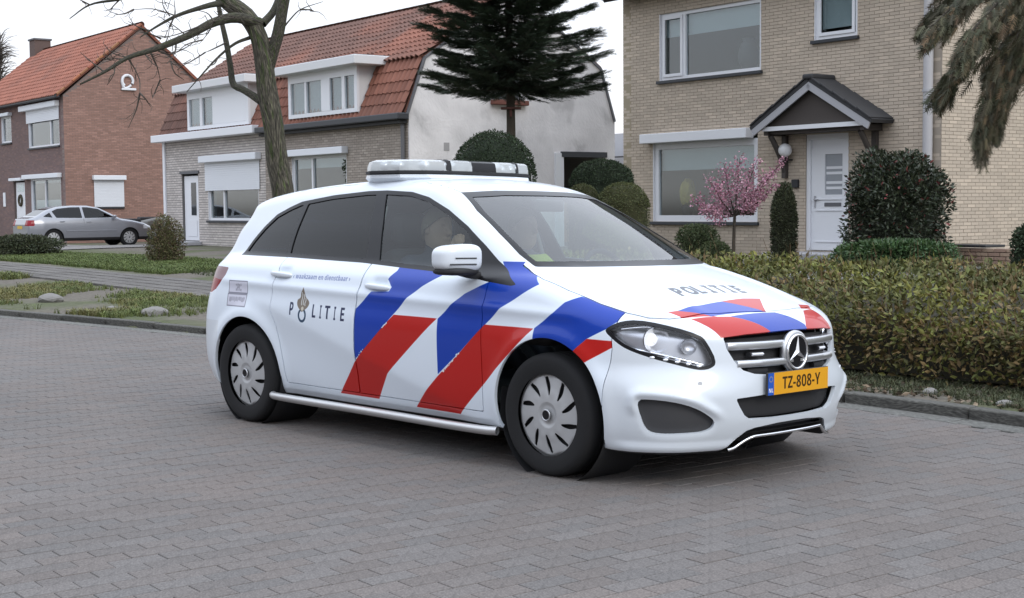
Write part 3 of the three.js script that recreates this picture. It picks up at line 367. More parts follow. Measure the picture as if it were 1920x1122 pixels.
// --- bare street tree ---
{
  const d = 22, o = thing('bare_tree', 'leafless street tree with forked mossy trunk in front of the grey houses', 'tree', at(535, 470, d).setY(0.1).toArray()), Q = (u, v, dd = 0) => local(o, at(u, v, d + dd));
  part('trunk', taper([[0, -0.1, 0], Q(532, 380), Q(520, 300), Q(512, 235), Q(500, 165), Q(494, 110), Q(482, 62), Q(462, 30), Q(425, 2), Q(395, -40)], 0.195, 0.125, 40, 14, 0.10), bark, o);
  const limb = (pts, r0, r1, n) => part(n ?? 'limb', taper(pts, r0, r1, 26, 8, 0.12), bark, o);
  limb([Q(498, 140), Q(512, 95), Q(522, 60), Q(530, 15), Q(538, -40)], 0.10, 0.08);
  limb([Q(492, 45), Q(512, 22, 0.2), Q(524, -10, 0.4), Q(530, -50, 0.5)], 0.06, 0.05);
  limb([Q(487, 44), Q(440, 33, -0.3), Q(400, 42, -0.6), Q(350, 68, -1), Q(290, 92, -1.4), Q(240, 108, -1.8), Q(195, 135, -2.2), Q(150, 158, -2.5)], 0.085, 0.012);
  limb([Q(490, 190), Q(455, 168, 0.3), Q(437, 158, 0.5), Q(431, 120, 0.6), Q(424, 80, 0.7), Q(414, 35, 0.8), Q(405, -20, 1)], 0.06, 0.032);
  limb([Q(470, 70), Q(440, 82, -0.3), Q(408, 108, -0.5), Q(372, 147, -0.8), Q(350, 172, -0.9)], 0.028, 0.006);
  limb([Q(418, 5), Q(385, 12, -0.5), Q(330, 30, -0.9), Q(280, 58, -1.3), Q(262, 70, -1.5)], 0.05, 0.008);
  limb([Q(390, -30), Q(300, -25, -0.6), Q(225, -2, -1), Q(168, 9, -1.2), Q(130, 35, -1.4)], 0.05, 0.006);
  limb([Q(512, 78), Q(545, 35, 0.4), Q(563, 18, 0.6), Q(605, 3, 0.9)], 0.018, 0.004);
  // twigs, each its own piece
  const tw = [[350, 68, 296, 30], [330, 78, 312, 120], [318, 30, 305, -10], [300, 90, 318, 50], [318, 50, 326, 0], [280, 95, 300, 150], [300, 150, 285, 185], [240, 108, 262, 175], [262, 175, 240, 240], [262, 175, 282, 200], [195, 135, 150, 98], [240, 108, 200, 92], [400, 42, 380, 75], [380, 75, 335, 95], [372, 50, 300, 72], [300, 72, 262, 60], [424, 80, 385, 98], [385, 98, 340, 120], [408, 108, 388, 125], [372, 147, 360, 150], [290, 92, 330, 98], [330, 98, 372, 70], [350, 68, 392, 62], [440, 33, 400, 20], [330, 30, 250, 18], [250, 18, 215, 28], [225, -2, 205, 20], [168, 9, 150, 2], [280, 58, 240, 40], [402, 42, 372, 20], [320, 115, 345, 150], [270, 100, 300, 128], [230, 112, 195, 112], [215, 122, 200, 160], [563, 18, 590, 22]];
  for (const [a, b, c, e] of tw) part('twig', taper([Q(a, b, -0.9), Q((a + c) / 2 + rr(-7, 7), (b + e) / 2 + rr(-7, 7), -1 + rr(-0.3, 0.3)), Q(c, e, -1.1 + rr(-0.5, 0.5))], rr(0.009, 0.016), 0.004, 6, 5), twigMat, o);
  const fine = []; for (let i = 0; i < 130; i++) { const a = tw[(rnd() * tw.length) | 0], t = rnd(), u = a[0] + (a[2] - a[0]) * t, v = a[1] + (a[3] - a[1]) * t, an = rr(0, 6.28), l = rr(12, 40); fine.push(taper([Q(u, v, -1), Q(u + Math.cos(an) * l * 0.5 + rr(-4, 4), v + Math.sin(an) * l * 0.5, -1.1), Q(u + Math.cos(an + 0.4) * l, v + Math.sin(an + 0.4) * l, -1 + rr(-0.5, 0.5))], 0.0055, 0.002, 4, 4)); }
  part('fine_twigs', merge(fine), twigMat, o, { kind: 'stuff' });
}
// --- spruce in front of the white gable ---
function spruce(name, label, base, H, y0, R, droop, col, n, seg, o2 = {}) {
  const o = thing(name, label, 'tree', base.toArray());
  part('trunk', taper([[0, -0.2, 0], [0.02, H * 0.3, 0], [-0.02, H * 0.6, 0.02], [0, H, 0]], o2.r0 ?? 0.115, 0.02, 24, 10, 0.1), darkBark, o);
  const tips = [];
  for (let k = 0; k < n; k++) {
    const t = k / n, y = y0 + (H - y0) * Math.pow(t, 1.15), a = k * 2.39996 + rr(-0.25, 0.25), len = R * (1 - t * 0.86) * rr(0.72, 1.12), dx = Math.cos(a), dz = Math.sin(a), P = [];
    for (let i = 0; i <= 4; i++) { const q = i / 4; P.push(new THREE.Vector3(dx * len * q, y + droop(q, t) * len, dz * len * q)); }
    part('branch', taper(P, 0.022 * (1 - t * 0.6), 0.005, 8, 5), darkBark, o); tips.push([P, len]);
  }
  scatter(o, 'needles', needleG, leafMat, seg, () => {
    const [P, len] = tips[(rnd() * tips.length) | 0], q = Math.pow(rnd(), 0.75) * 0.98, i = Math.min(3, (q * 4) | 0), f = q * 4 - i, p = P[i].clone().lerp(P[i + 1], f), dir = P[i + 1].clone().sub(P[i]).normalize(), side = new THREE.Vector3(-dir.z, 0, dir.x).normalize(), w = (1 - q * 0.75) * 0.26 * len * rr(-1, 1);
    p.addScaledVector(side, w); p.y += -Math.abs(w) * 0.22 + rr(-0.05, 0.03); const dd = dir.clone().addScaledVector(side, Math.sign(w) * rr(0.2, 0.9)).add(new THREE.Vector3(0, rr(-0.35, 0.12), 0));
    return [p, dd, rr(0.13, 0.24) * (o2.k ?? 1), shade(col, 0.35, 0.12), rr(-0.6, 0.6)];
  });
  return o;
}
spruce('spruce_tree', 'dark green spruce with bare lower trunk before the white gable', at(958, 470, 27).setY(0.25), 9.5, 3.3, 1.95, (q, t) => 0.02 + 0.30 * q * q - 0.28 * q * (1 - t), [0.042, 0.062, 0.036], 170, 44000, { k: 1.1 });
{ const p = at(958, 300, 27); const b = thing('bird_box_shelf', 'small reddish wooden shelf nailed to the spruce trunk', 'shelf', [p.x, 0, p.z]); part('board', rbox(-0.18, 0.2, 3.17, 3.21, 0.02, 0.22, 0.008, 1), std([0.12, 0.05, 0.04], 0.8), b); part('bracket', rbox(-0.02, 0.03, 3.03, 3.17, 0.1, 0.16, 0.006, 1), std([0.12, 0.05, 0.04], 0.8), b); }
// --- drooping branches hanging in from the right ---
{
  const d = 13.5, o = thing('cedar_tree', 'cedar hanging olive brown branches in front of the yellow gable', 'tree', at(2160, 600, d).setY(0.1).toArray()), Q = (u, v, dd = 0) => local(o, at(u, v, d + dd));
  part('trunk', taper([[0, -0.2, 0], Q(2150, 300), Q(2155, 0), Q(2160, -500)], 0.24, 0.12, 20, 12, 0.1), darkBark, o); const B = [];
  for (const pts of [[[2150, -160], [2000, -120], [1850, -40], [1740, 55, -0.4]], [[2150, -100], [2000, -70], [1880, 20], [1790, 130, 0.4], [1762, 165, 0.5]], [[2150, -60], [2020, -30], [1920, 60], [1850, 190], [1842, 262]], [[2150, 0], [2030, 20], [1940, 90], [1880, 170], [1868, 225]], [[2150, -200], [1990, -170], [1850, -90], [1775, 0, 0.6], [1735, 40, 0.8]], [[2150, -30], [2040, -10], [1950, 40], [1905, 120]], [[2150, -140], [2010, -120], [1930, -50], [1830, 50, -0.6], [1800, 95, -0.7]], [[2150, -120], [2030, -70], [1960, 0, 0.5], [1900, 60, 0.6], [1855, 120, 0.7]]]) { const P = pts.map(p => Q(p[0], p[1], p[2] ?? 0)); part('branch', taper(P, 0.035, 0.006, 16, 6), darkBark, o); B.push(new THREE.CatmullRomCurve3(P)); }
  scatter(o, 'needles', needleG, leafMat, 5200, () => { const c = B[(rnd() * B.length) | 0], q = rr(0.30, 1), p = c.getPoint(q), t = c.getTangent(q); const w = rdir().multiplyScalar(rr(0, 0.17) * (1.25 - q * 0.8)); p.add(w); p.y -= rr(0, 0.16); return [p, t.clone().add(new THREE.Vector3(rr(-0.5, 0.5), rr(-1.1, 0.1), rr(-0.5, 0.5))), rr(0.08, 0.19), shade(rnd() < 0.28 ? [0.10, 0.072, 0.038] : [0.052, 0.052, 0.026], 0.4, 0.15), rr(-1, 1)]; });
}
// --- shrubs ---
function shrub(name, label, c, r, n, size, col, o = {}) {   // c: centre of the crown, r: [rx, ry, rz], base on the ground
  const gy = o.ground ?? 0.2; if (o.down !== 0) n = Math.round(n * 1.5);
  const t = thing(name, label, o.category ?? 'shrub', [c.x, gy, c.z], 0, o.group), k = c.y - gy;
  for (let i = 0; i < (o.stems ?? 4); i++) { const a = i * 2.4, q = o.lean ?? 0.5; part(o.stems === 1 ? 'trunk' : 'stem', taper([[Math.cos(a) * 0.04, -0.05, Math.sin(a) * 0.04], [Math.cos(a) * r[0] * 0.2 * q, k * 0.5, Math.sin(a) * r[2] * 0.2 * q], [Math.cos(a) * r[0] * 0.5 * q, k + r[1] * 0.3, Math.sin(a) * r[2] * 0.5 * q]], o.stemR ?? 0.018, 0.006, 8, 6), o.bark ?? darkBark, t); }
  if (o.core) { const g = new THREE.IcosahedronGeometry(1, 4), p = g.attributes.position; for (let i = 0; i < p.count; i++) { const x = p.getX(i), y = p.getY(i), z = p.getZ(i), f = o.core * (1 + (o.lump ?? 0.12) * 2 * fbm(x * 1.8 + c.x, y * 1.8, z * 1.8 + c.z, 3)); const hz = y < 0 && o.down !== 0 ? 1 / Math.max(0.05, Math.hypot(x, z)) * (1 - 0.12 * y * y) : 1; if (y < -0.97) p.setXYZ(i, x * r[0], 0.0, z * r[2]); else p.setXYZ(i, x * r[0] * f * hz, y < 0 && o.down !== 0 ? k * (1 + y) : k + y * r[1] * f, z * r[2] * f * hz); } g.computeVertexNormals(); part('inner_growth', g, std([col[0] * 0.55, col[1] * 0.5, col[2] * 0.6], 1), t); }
  scatter(t, 'leaves', o.geo ?? leafG, o.gloss ? glossLeaf : leafMat, n, () => {
    const dir = rdir(), rad = o.clip ? rr(0.93, 1.02) : Math.pow(rr(0.30, 1), 0.45), f = rad * (1 + (o.lump ?? 0.16) * 2 * fbm(dir.x * 1.8 + c.x, dir.y * 1.8, dir.z * 1.8 + c.z, 3)); const hz = dir.y < 0 && o.down !== 0 ? 1 / Math.max(0.05, Math.hypot(dir.x, dir.z)) * (1 - 0.12 * dir.y * dir.y) : 1, p = new THREE.Vector3(dir.x * r[0] * f * hz, dir.y < 0 && o.down !== 0 ? Math.max(0.02, k * (1 + dir.y)) : Math.max(0.02, k + dir.y * r[1] * f), dir.z * r[2] * f * hz);
    const w = rdir().multiplyScalar(o.wild ?? 1.1); return [p, dir.add(w).add(new THREE.Vector3(0, 0.25, 0)), rr(size[0], size[1]), shade(o.alt && rnd() < (o.share ?? 0.15) ? o.alt : col, 0.35, 0.15)];
  });
  return t;
}
const DK = [0.028, 0.046, 0.020], BOX = [0.050, 0.064, 0.022], MID = [0.058, 0.078, 0.028];
shrub('dome_shrub', 'tall dark clipped dome shrub before the white gable wall', at(925, 330, 24.5), [0.72, 0.75, 0.72], 9000, [0.03, 0.055], [0.026, 0.044, 0.018], { clip: 1, core: 0.9, lump: 0.05, stems: 3 });
shrub('clipped_shrub', 'dark rounded shrub before the garage opening of the white gable', at(1128, 345, 27), [0.60, 0.45, 0.55], 6000, [0.03, 0.055], DK, { clip: 1, core: 0.9, lump: 0.06 });
shrub('topiary_ball', 'olive green clipped ball beside the yellow house', at(1168, 388, 24), [0.44, 0.40, 0.44], 6000, [0.022, 0.04], [0.075, 0.085, 0.028], { clip: 1, core: 0.93, lump: 0.04 });
shrub('topiary_ball', 'smaller clipped ball peeping over the far side of the windscreen', at(1092, 372, 24.6), [0.26, 0.24, 0.26], 3000, [0.022, 0.04], [0.066, 0.074, 0.026], { clip: 1, core: 0.93, lump: 0.04 });
shrub('low_shrub', 'rounded green shrub under the large ground floor window', at(1308, 455, 22.6), [0.36, 0.30, 0.36], 3600, [0.03, 0.055], MID, { core: 0.7, lump: 0.16 });
shrub('low_shrub', 'small green shrub beside the blossom tree stem', at(1342, 478, 21.8), [0.24, 0.22, 0.24], 2200, [0.03, 0.05], MID, { core: 0.7, lump: 0.16 });
shrub('column_conifer', 'narrow dark columnar conifer beside the white front door', at(1470, 415, 24.3), [0.215, 0.66, 0.215], 6500, [0.03, 0.055], [0.040, 0.048, 0.020], { core: 0.88, lump: 0.09, wild: 0.8, category: 'conifer' });
shrub('rhododendron', 'large dark rhododendron bush in front of the downpipe', at(1682, 380, 23.3), [0.86, 0.88, 0.7], 9500, [0.055, 0.10], [0.030, 0.040, 0.020], { core: 0.72, lump: 0.22, gloss: true, alt: [0.16, 0.035, 0.035], share: 0.035 });
shrub('ground_cover', 'low bright green plants below the rhododendron', at(1680, 472, 21.6), [0.98, 0.17, 0.4], 5200, [0.05, 0.09], [0.05, 0.095, 0.032], { core: 0.6, lump: 0.25, gloss: true });
shrub('edge_shrub', 'dark shrub at the very edge of the picture beside the planter', at(1935, 465, 18), [0.24, 0.33, 0.25], 3000, [0.035, 0.06], DK, { core: 0.75 });
shrub('verge_shrub', 'straggly brown green shrub in front of the grey house door', at(310, 455, 30), [0.40, 0.58, 0.36], 3600, [0.03, 0.06], [0.10, 0.098, 0.036], { core: 0.55, lump: 0.2, alt: [0.12, 0.08, 0.05], share: 0.3 });
shrub('verge_shrub', 'dark low bush in front of the parked silver car', at(40, 462, 36), [1.0, 0.28, 0.5], 4000, [0.05, 0.09], [0.045, 0.055, 0.025], { core: 0.6, lump: 0.25, ground: 0.1 });
shrub('creeper', 'dark creeper beside the window of the grey house', at(668, 318, 36.5), [0.33, 0.42, 0.3], 1800, [0.05, 0.09], DK, { core: 0.7, lump: 0.22 });
{ // blossom tree: slender stem, open crown of pink flowers
  const d = 21.6, o = thing('blossom_tree', 'small pink blossom tree in front of the large ground floor window', 'tree', at(1376, 490, d).setY(0.22).toArray()), Q = (u, v, dd = 0) => local(o, at(u, v, d + dd)), B = [];
  part('trunk', taper([[0, -0.05, 0], Q(1376, 455), Q(1377, 425), Q(1378, 402)], 0.032, 0.022, 10, 8), darkBark, o);
  for (const e of [[1305, 375, 0.2], [1330, 335, -0.2], [1358, 310, 0.2], [1388, 295, -0.1], [1420, 300, 0.2], [1440, 325, -0.2], [1425, 360, 0.3], [1470, 300, 0.1], [1325, 395, -0.3], [1345, 355, 0.4], [1402, 340, -0.4], [1455, 345, 0.1]]) { const P = [Q(1378, 405), Q((1378 + e[0]) / 2 + rr(-6, 6), (405 + e[1]) / 2 + 8, e[2] * 0.5), Q(e[0], e[1], e[2])]; part('branch', taper(P, 0.014, 0.004, 8, 5), darkBark, o); B.push(new THREE.CatmullRomCurve3(P)); }
  const petal = new THREE.CircleGeometry(0.5, 5);
  scatter(o, 'blossom', petal, std([1, 1, 1], 0.8, { side: THREE.DoubleSide }), 4200, () => { const k = (rnd() * B.length) | 0, q = rr(0.35, 1.02), p = B[k].getPoint(Math.min(1, q)).add(rdir().multiplyScalar(Math.pow(rnd(), 0.6) * (k === 7 || k === 11 ? 0.08 : 0.15))); return [p, rdir(), rr(0.018, 0.038), shade([[0.36, 0.17, 0.23], [0.43, 0.25, 0.30], [0.28, 0.13, 0.17]][(rnd() * 3) | 0], 0.2, 0.08)]; });
}
// --- low hedge along the kerb ---
{
  const o = thing('hedge', 'broad low mixed hedge along the kerb in front of the yellow house', 'hedge', [0, 0, 0]);
  const S0 = -12.6, S1 = 1.5, nf = (s) => kerbN(s) + 0.75 + 0.18 * fbm(s * 0.9, 2, 5, 3), nb = (s) => kerbN(s) + 3.1, top = (s, n) => 0.60 + 0.22 * fbm(s * 0.8, n * 0.8, 11, 4) + 0.13 * smooth(0.3, 1.6, n - nf(s)) - 0.22 * smooth(0.30, 0.0, n - nf(s));
  // woody inner mass
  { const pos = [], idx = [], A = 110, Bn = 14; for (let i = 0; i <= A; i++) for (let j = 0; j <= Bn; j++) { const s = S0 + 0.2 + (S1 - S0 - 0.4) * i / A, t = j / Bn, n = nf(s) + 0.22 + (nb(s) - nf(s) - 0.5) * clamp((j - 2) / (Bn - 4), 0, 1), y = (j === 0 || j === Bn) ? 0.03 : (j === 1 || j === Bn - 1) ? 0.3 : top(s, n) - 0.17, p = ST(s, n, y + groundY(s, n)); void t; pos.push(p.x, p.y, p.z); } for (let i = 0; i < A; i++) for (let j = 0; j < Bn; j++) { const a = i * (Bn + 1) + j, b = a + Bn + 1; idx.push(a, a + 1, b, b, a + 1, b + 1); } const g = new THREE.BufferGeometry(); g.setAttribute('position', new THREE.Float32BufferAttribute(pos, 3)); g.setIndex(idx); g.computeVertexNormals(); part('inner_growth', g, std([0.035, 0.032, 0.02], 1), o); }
  const leafAt = (front) => { const s = rr(S0, S1); let n, y; const a = nf(s), b = nb(s); if (front) { n = a + Math.pow(rnd(), 1.6) * 0.30; y = Math.pow(rnd(), 0.7) * (top(s, n) + 0.08) + 0.02; n += 0.10 * Math.max(0, 0.25 - y); } else { n = rr(a + 0.1, b); y = top(s, n) + rr(-0.2, 0.05); } n += 0.12 * fbm(s * 3, y * 4, 8, 2); return [s, n, y, ST(s, n, y + groundY(s, n))]; };
  const col = (s, n, y) => { const f = fbm(s * 0.9, n * 0.9 + y * 2.5, 21, 3), r = fbm(s * 0.6, y * 2 + n, 33, 3); return (r > 0.05 || y < 0.4) && rnd() < 0.5 ? [0.16, 0.115, 0.045] : f > 0.04 ? [0.155, 0.158, 0.036] : [0.105, 0.108, 0.030]; };
  for (const [nm, front, cnt] of [['side_leaves', 1, 20000], ['top_leaves', 0, 28000]]) scatter(o, nm, leafG, leafMat, cnt, () => { const [s, n, y, p] = leafAt(front); return [p, rdir().add(front ? new THREE.Vector3(-0.8, 0.35, 0.6) : new THREE.Vector3(-0.2, 0.9, 0.15)), rr(0.035, 0.075), shade(col(s, n, y), 0.4, 0.12)]; });
  scatter(o, 'bare_shoots', needleG, std([0.16, 0.12, 0.08], 0.95), 1400, () => { const [, , , p] = leafAt(rnd() < 0.5); return [p, new THREE.Vector3(rr(-0.5, 0.3), 1, rr(-0.3, 0.5)), [0.02, 0.12, rr(0.12, 0.26)], [0.9, 0.75, 0.6]]; });
}
// --- turf, verge weeds and litter of leaves: nobody could count them ---
{
  const put = (name, label, n, s0, s1, n0, n1, keep, size, col) => { let done = 0; const L = []; for (let t = 0; t < n * 12 && done < n; t++) { const s = rr(s0, s1), q = n0(s) + rnd() * (n1(s) - n0(s)); if (keep(s, q) < rnd()) continue; L.push([s, q]); done++; } const im = scatter(scene, name, tuftG, leafMat, L.length, (i) => { const [s, q] = L[i], p = ST(s, q, groundY(s, q) - 0.005), up = new THREE.Vector3(rr(-0.2, 0.2), rr(-0.15, 0.15), 1); void up; return [p, ZAX, 1, shade(col(s, q), 0.35, 0.12), 0]; }, 'stuff'); L.forEach(([s, q], i) => { const p = ST(s, q, groundY(s, q) - 0.005), k = rr(size[0], size[1]); D3.position.copy(p); D3.rotation.set(0, rr(0, 6.28), 0); D3.scale.set(k * rr(0.9, 1.5), k, k * rr(0.9, 1.5)); D3.updateMatrix(); im.setMatrixAt(i, D3.matrix); }); im.userData.label = label; im.userData.category = 'grass'; im.name = numbered(name); return im; };
  const patch = (f, z, lo, hi) => (s, n) => smooth(lo, hi, fbm(s * f, n * f, z, 3));
  const gc = (s, n) => { const f = fbm(s * 0.5, n * 0.5, 50, 3); return f > 0.08 ? [0.165, 0.16, 0.058] : [0.12, 0.145, 0.042]; };
  put('verge_grass', 'patchy rough grass on the verge behind the police car', 12000, -24, -9, (s) => kerbN(s) + 0.12, (s) => Math.max(kerbN(s) + 0.2, 8.55), patch(0.5, 61, -0.12, 0.16), [0.04, 0.12], gc);
  put('lawn_grass', 'green grass strip between footpath and grey houses', 26000, -41, -24.5, () => 10.45, () => 13.0, () => 0.9, [0.06, 0.13], (s, n) => [0.105, 0.14, 0.036]);
  put('verge_grass', 'weedy grass on the far verge before the parked silver car', 9000, -40, -26, (s) => kerbN(s) + 0.2, () => 8.6, patch(0.45, 71, -0.02, 0.10), [0.07, 0.17], (s, n) => [0.13, 0.15, 0.045]);
  put('front_lawn', 'mossy lawn between the hedge and the yellow house', 20000, -27, -10, () => 10.8, () => 20, () => 0.85, [0.05, 0.10], (s, n) => [0.055, 0.07, 0.025]);
  put('kerb_weeds', 'thin weeds and moss at the foot of the hedge', 4500, -12, 0, (s) => kerbN(s) + 0.12, (s) => kerbN(s) + 0.9, patch(0.9, 81, -0.05, 0.2), [0.03, 0.075], (s, n) => [0.062, 0.07, 0.03]);
  const lit = scatter(scene, 'leaf_litter', leafG, leafMat, 2600, () => { const s = rr(-13, 0), n = kerbN(s) + 0.1 + Math.pow(rnd(), 1.4) * 0.95; return [ST(s, n, groundY(s, n) + 0.012), new THREE.Vector3(rr(-1, 1), rr(-0.15, 0.15), rr(-1, 1)), rr(0.03, 0.075), shade([[0.16, 0.115, 0.075], [0.10, 0.075, 0.05], [0.22, 0.17, 0.12]][(rnd() * 3) | 0], 0.3)]; }, 'stuff'); lit.userData.label = 'dry brown leaves strewn between kerb and hedge'; lit.userData.category = 'leaves';
  // pale lumps of broken concrete on the verge
  const pebble = new THREE.IcosahedronGeometry(1, 2), pp = pebble.attributes.position; for (let i = 0; i < pp.count; i++) { const f = 1 + 0.35 * fbm(pp.getX(i) * 1.5, pp.getY(i) * 1.5, pp.getZ(i) * 1.5, 2); pp.setXYZ(i, pp.getX(i) * f, pp.getY(i) * f * 0.6, pp.getZ(i) * f); } pebble.computeVertexNormals();
  const cm = std([0.21, 0.20, 0.19], 0.95);
  [[at(290, 592, 17.3), 0.13, 'largest pale lump of concrete on the verge behind the police car'], [at(210, 594, 18.4), 0.06, 'small pale stone on the verge'], [at(95, 575, 20), 0.15, 'flat grey lump of concrete on the verge near the road edge'], [at(1745, 735, 9.6), 0.05, 'pale stone beside the kerb under the hedge'], [at(1885, 765, 9.0), 0.045, 'pale flat stone at the kerb near the picture edge']].forEach(([p, r, l]) => { const s = 0.6 * p.x + 0.8 * p.z, n = 0.8 * p.x - 0.6 * p.z, m = part(numbered('stone'), pebble, cm, scene); m.position.set(p.x, groundY(s, n) + r * 0.2, p.z); m.scale.set(r * 1.3, r, r); m.rotation.y = rr(0, 6); m.userData.label = l; m.userData.category = 'stone'; });
}
// --- far bare tree beyond the dark roof ---
{
  const d = 88, o = thing('bare_tree', 'far hazy bare tree beyond the dark roof and chimney', 'tree', at(-8, 440, d).setY(0).toArray()), Q = (u, v, dd = 0) => local(o, at(u, v, d + dd)), f = [];
  part('trunk', taper([[0, 0, 0], Q(-8, 250), Q(-4, 150), Q(2, 90)], 0.35, 0.1, 14, 8), twigMat, o);
  for (let i = 0; i < 240; i++) { const v0 = rr(80, 170), u0 = -4 + rr(-6, 6), a = rr(-0.3, 3.4), l = rr(14, 44); f.push(taper([Q(u0, v0), Q(u0 + Math.cos(a) * l * 0.55, v0 - Math.sin(a) * l * 0.5 - 4, rr(-1, 1)), Q(u0 + Math.cos(a) * l, v0 - Math.sin(a) * l * 0.8, rr(-1.5, 1.5))], 0.03, 0.008, 5, 4)); }
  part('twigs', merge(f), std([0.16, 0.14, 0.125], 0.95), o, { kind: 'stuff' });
}
// ---------- the police car's bodywork as a distance field; X forward (front axle at 0), Y up, Z to its right ----------
function spline(P) {   // monotone-ish cubic through [x, y] pairs, tabulated
  const n = P.length, m = P.map((p, i) => i === 0 ? (P[1][1] - p[1]) / (P[1][0] - p[0]) : i === n - 1 ? (p[1] - P[n - 2][1]) / (p[0] - P[n - 2][0]) : (P[i + 1][1] - P[i - 1][1]) / (P[i + 1][0] - P[i - 1][0]));
  const x0 = P[0][0], x1 = P[n - 1][0], N = 1500, T = new Float64Array(N + 1);
  for (let k = 0, i = 0; k <= N; k++) {
    const x = x0 + (x1 - x0) * k / N; while (i < n - 2 && x > P[i + 1][0]) i++;
    const h = P[i + 1][0] - P[i][0], t = (x - P[i][0]) / h, t2 = t * t, t3 = t2 * t;
    T[k] = (2 * t3 - 3 * t2 + 1) * P[i][1] + (t3 - 2 * t2 + t) * h * m[i] + (3 * t2 - 2 * t3) * P[i + 1][1] + (t3 - t2) * h * m[i + 1];
  }
  return (x) => { const f = clamp((x - x0) / (x1 - x0) * N, 0, N - 1e-6), k = f | 0; return T[k] + (T[k + 1] - T[k]) * (f - k); };
}
const smax = (a, b, r) => { const h = Math.max(r - Math.abs(a - b), 0) / r; return Math.max(a, b) + h * h * r * 0.25; };
const smin = (a, b, r) => -smax(-a, -b, r);
const sTop = spline([[-3.6, 0.98], [-3.3, 1.03], [-2.9, 1.065], [-1, 1.04], [-0.35, 1.05], [-0.1, 1.045], [0.15, 1.005], [0.4, 0.945], [0.6, 0.88], [0.74, 0.825], [0.83, 0.775], [0.9, 0.71], [1, 0.62]]);
const sCrown = spline([[-3.6, 0.02], [-0.5, 0.035], [-0.1, 0.06], [0.4, 0.10], [0.7, 0.10], [1, 0.08]]);
const sW = spline([[0.1, 0.80], [0.2, 0.845], [0.28, 0.868], [0.4, 0.884], [0.55, 0.892], [0.68, 0.893], [0.78, 0.886], [0.88, 0.868], [0.96, 0.846], [1.02, 0.82], [1.08, 0.785], [1.2, 0.70]]);
const sPlan = spline([[-3.6, -0.075], [-3.3, -0.04], [-3, -0.02], [-2.7, -0.012], [-2.2, -0.004], [-1.4, 0], [-0.6, -0.002], [0, -0.004], [0.4, -0.02], [0.7, -0.06], [1, -0.13]]);
const sFront = spline([[0.1, 0.76], [0.2, 0.835], [0.26, 0.865], [0.33, 0.885], [0.45, 0.895], [0.55, 0.893], [0.65, 0.885], [0.74, 0.868], [0.82, 0.83], [0.95, 0.72], [1.1, 0.5]]);
const sRear = spline([[0.1, -3.36], [0.25, -3.45], [0.35, -3.50], [0.5, -3.512], [0.65, -3.50], [0.8, -3.46], [0.95, -3.41], [1.05, -3.36], [1.2, -3.24]]);
const sG = spline([[0.8, 0.85], [1.0, 0.795], [1.06, 0.770], [1.2, 0.715], [1.3, 0.668], [1.4, 0.618], [1.47, 0.578], [1.56, 0.52]]);
const sGp = spline([[-3.6, -0.16], [-3.2, -0.10], [-2.8, -0.05], [-2.3, -0.015], [-1.8, 0], [-1.2, 0.0], [-0.7, -0.012], [-0.3, -0.045], [0.1, -0.11]]);
const sWs = spline([[0.8, 0.42], [0.95, 0.13], [1.0, 0.04], [1.1, -0.165], [1.2, -0.37], [1.3, -0.58], [1.4, -0.81], [1.47, -1.0], [1.56, -1.3]]);
const sHatch = spline([[0.8, -3.50], [1.0, -3.40], [1.1, -3.32], [1.2, -3.27], [1.29, -3.19], [1.34, -3.17], [1.39, -3.20], [1.44, -3.14], [1.5, -3.0]]);
const sRoof = spline([[-3.3, 1.345], [-3.1, 1.405], [-2.9, 1.452], [-2.6, 1.490], [-2.2, 1.520], [-1.8, 1.536], [-1.4, 1.536], [-1.1, 1.520], [-0.8, 1.49], [-0.4, 1.40]]);
const ROLL = 0.018;   // the body leans outwards in the bend
const FR = [0.012, 0.318, 0.372], RE = [-2.695, 0.312, 0.350];   // wheel arches: X, Y, radius
const diag = (x, z) => (x - Math.abs(z)) * 0.7071;
const FG = [[0.565, 0.419, 0.821], [0.61, 0.426, 0.798], [0.708, 0.414, 0.721], [0.761, 0.386, 0.64], [0.791, 0.346, 0.571], [0.8, 0.313, 0.534], [0.791, 0.286, 0.538], [0.772, 0.267, 0.567], [0.717, 0.259, 0.668], [0.623, 0.26, 0.761], [0.592, 0.276, 0.785], [0.573, 0.336, 0.809]];
const dFG = polyDist(smoothClosed(FG.map(p => [diag(p[0], p[2]), p[1]]), 3));
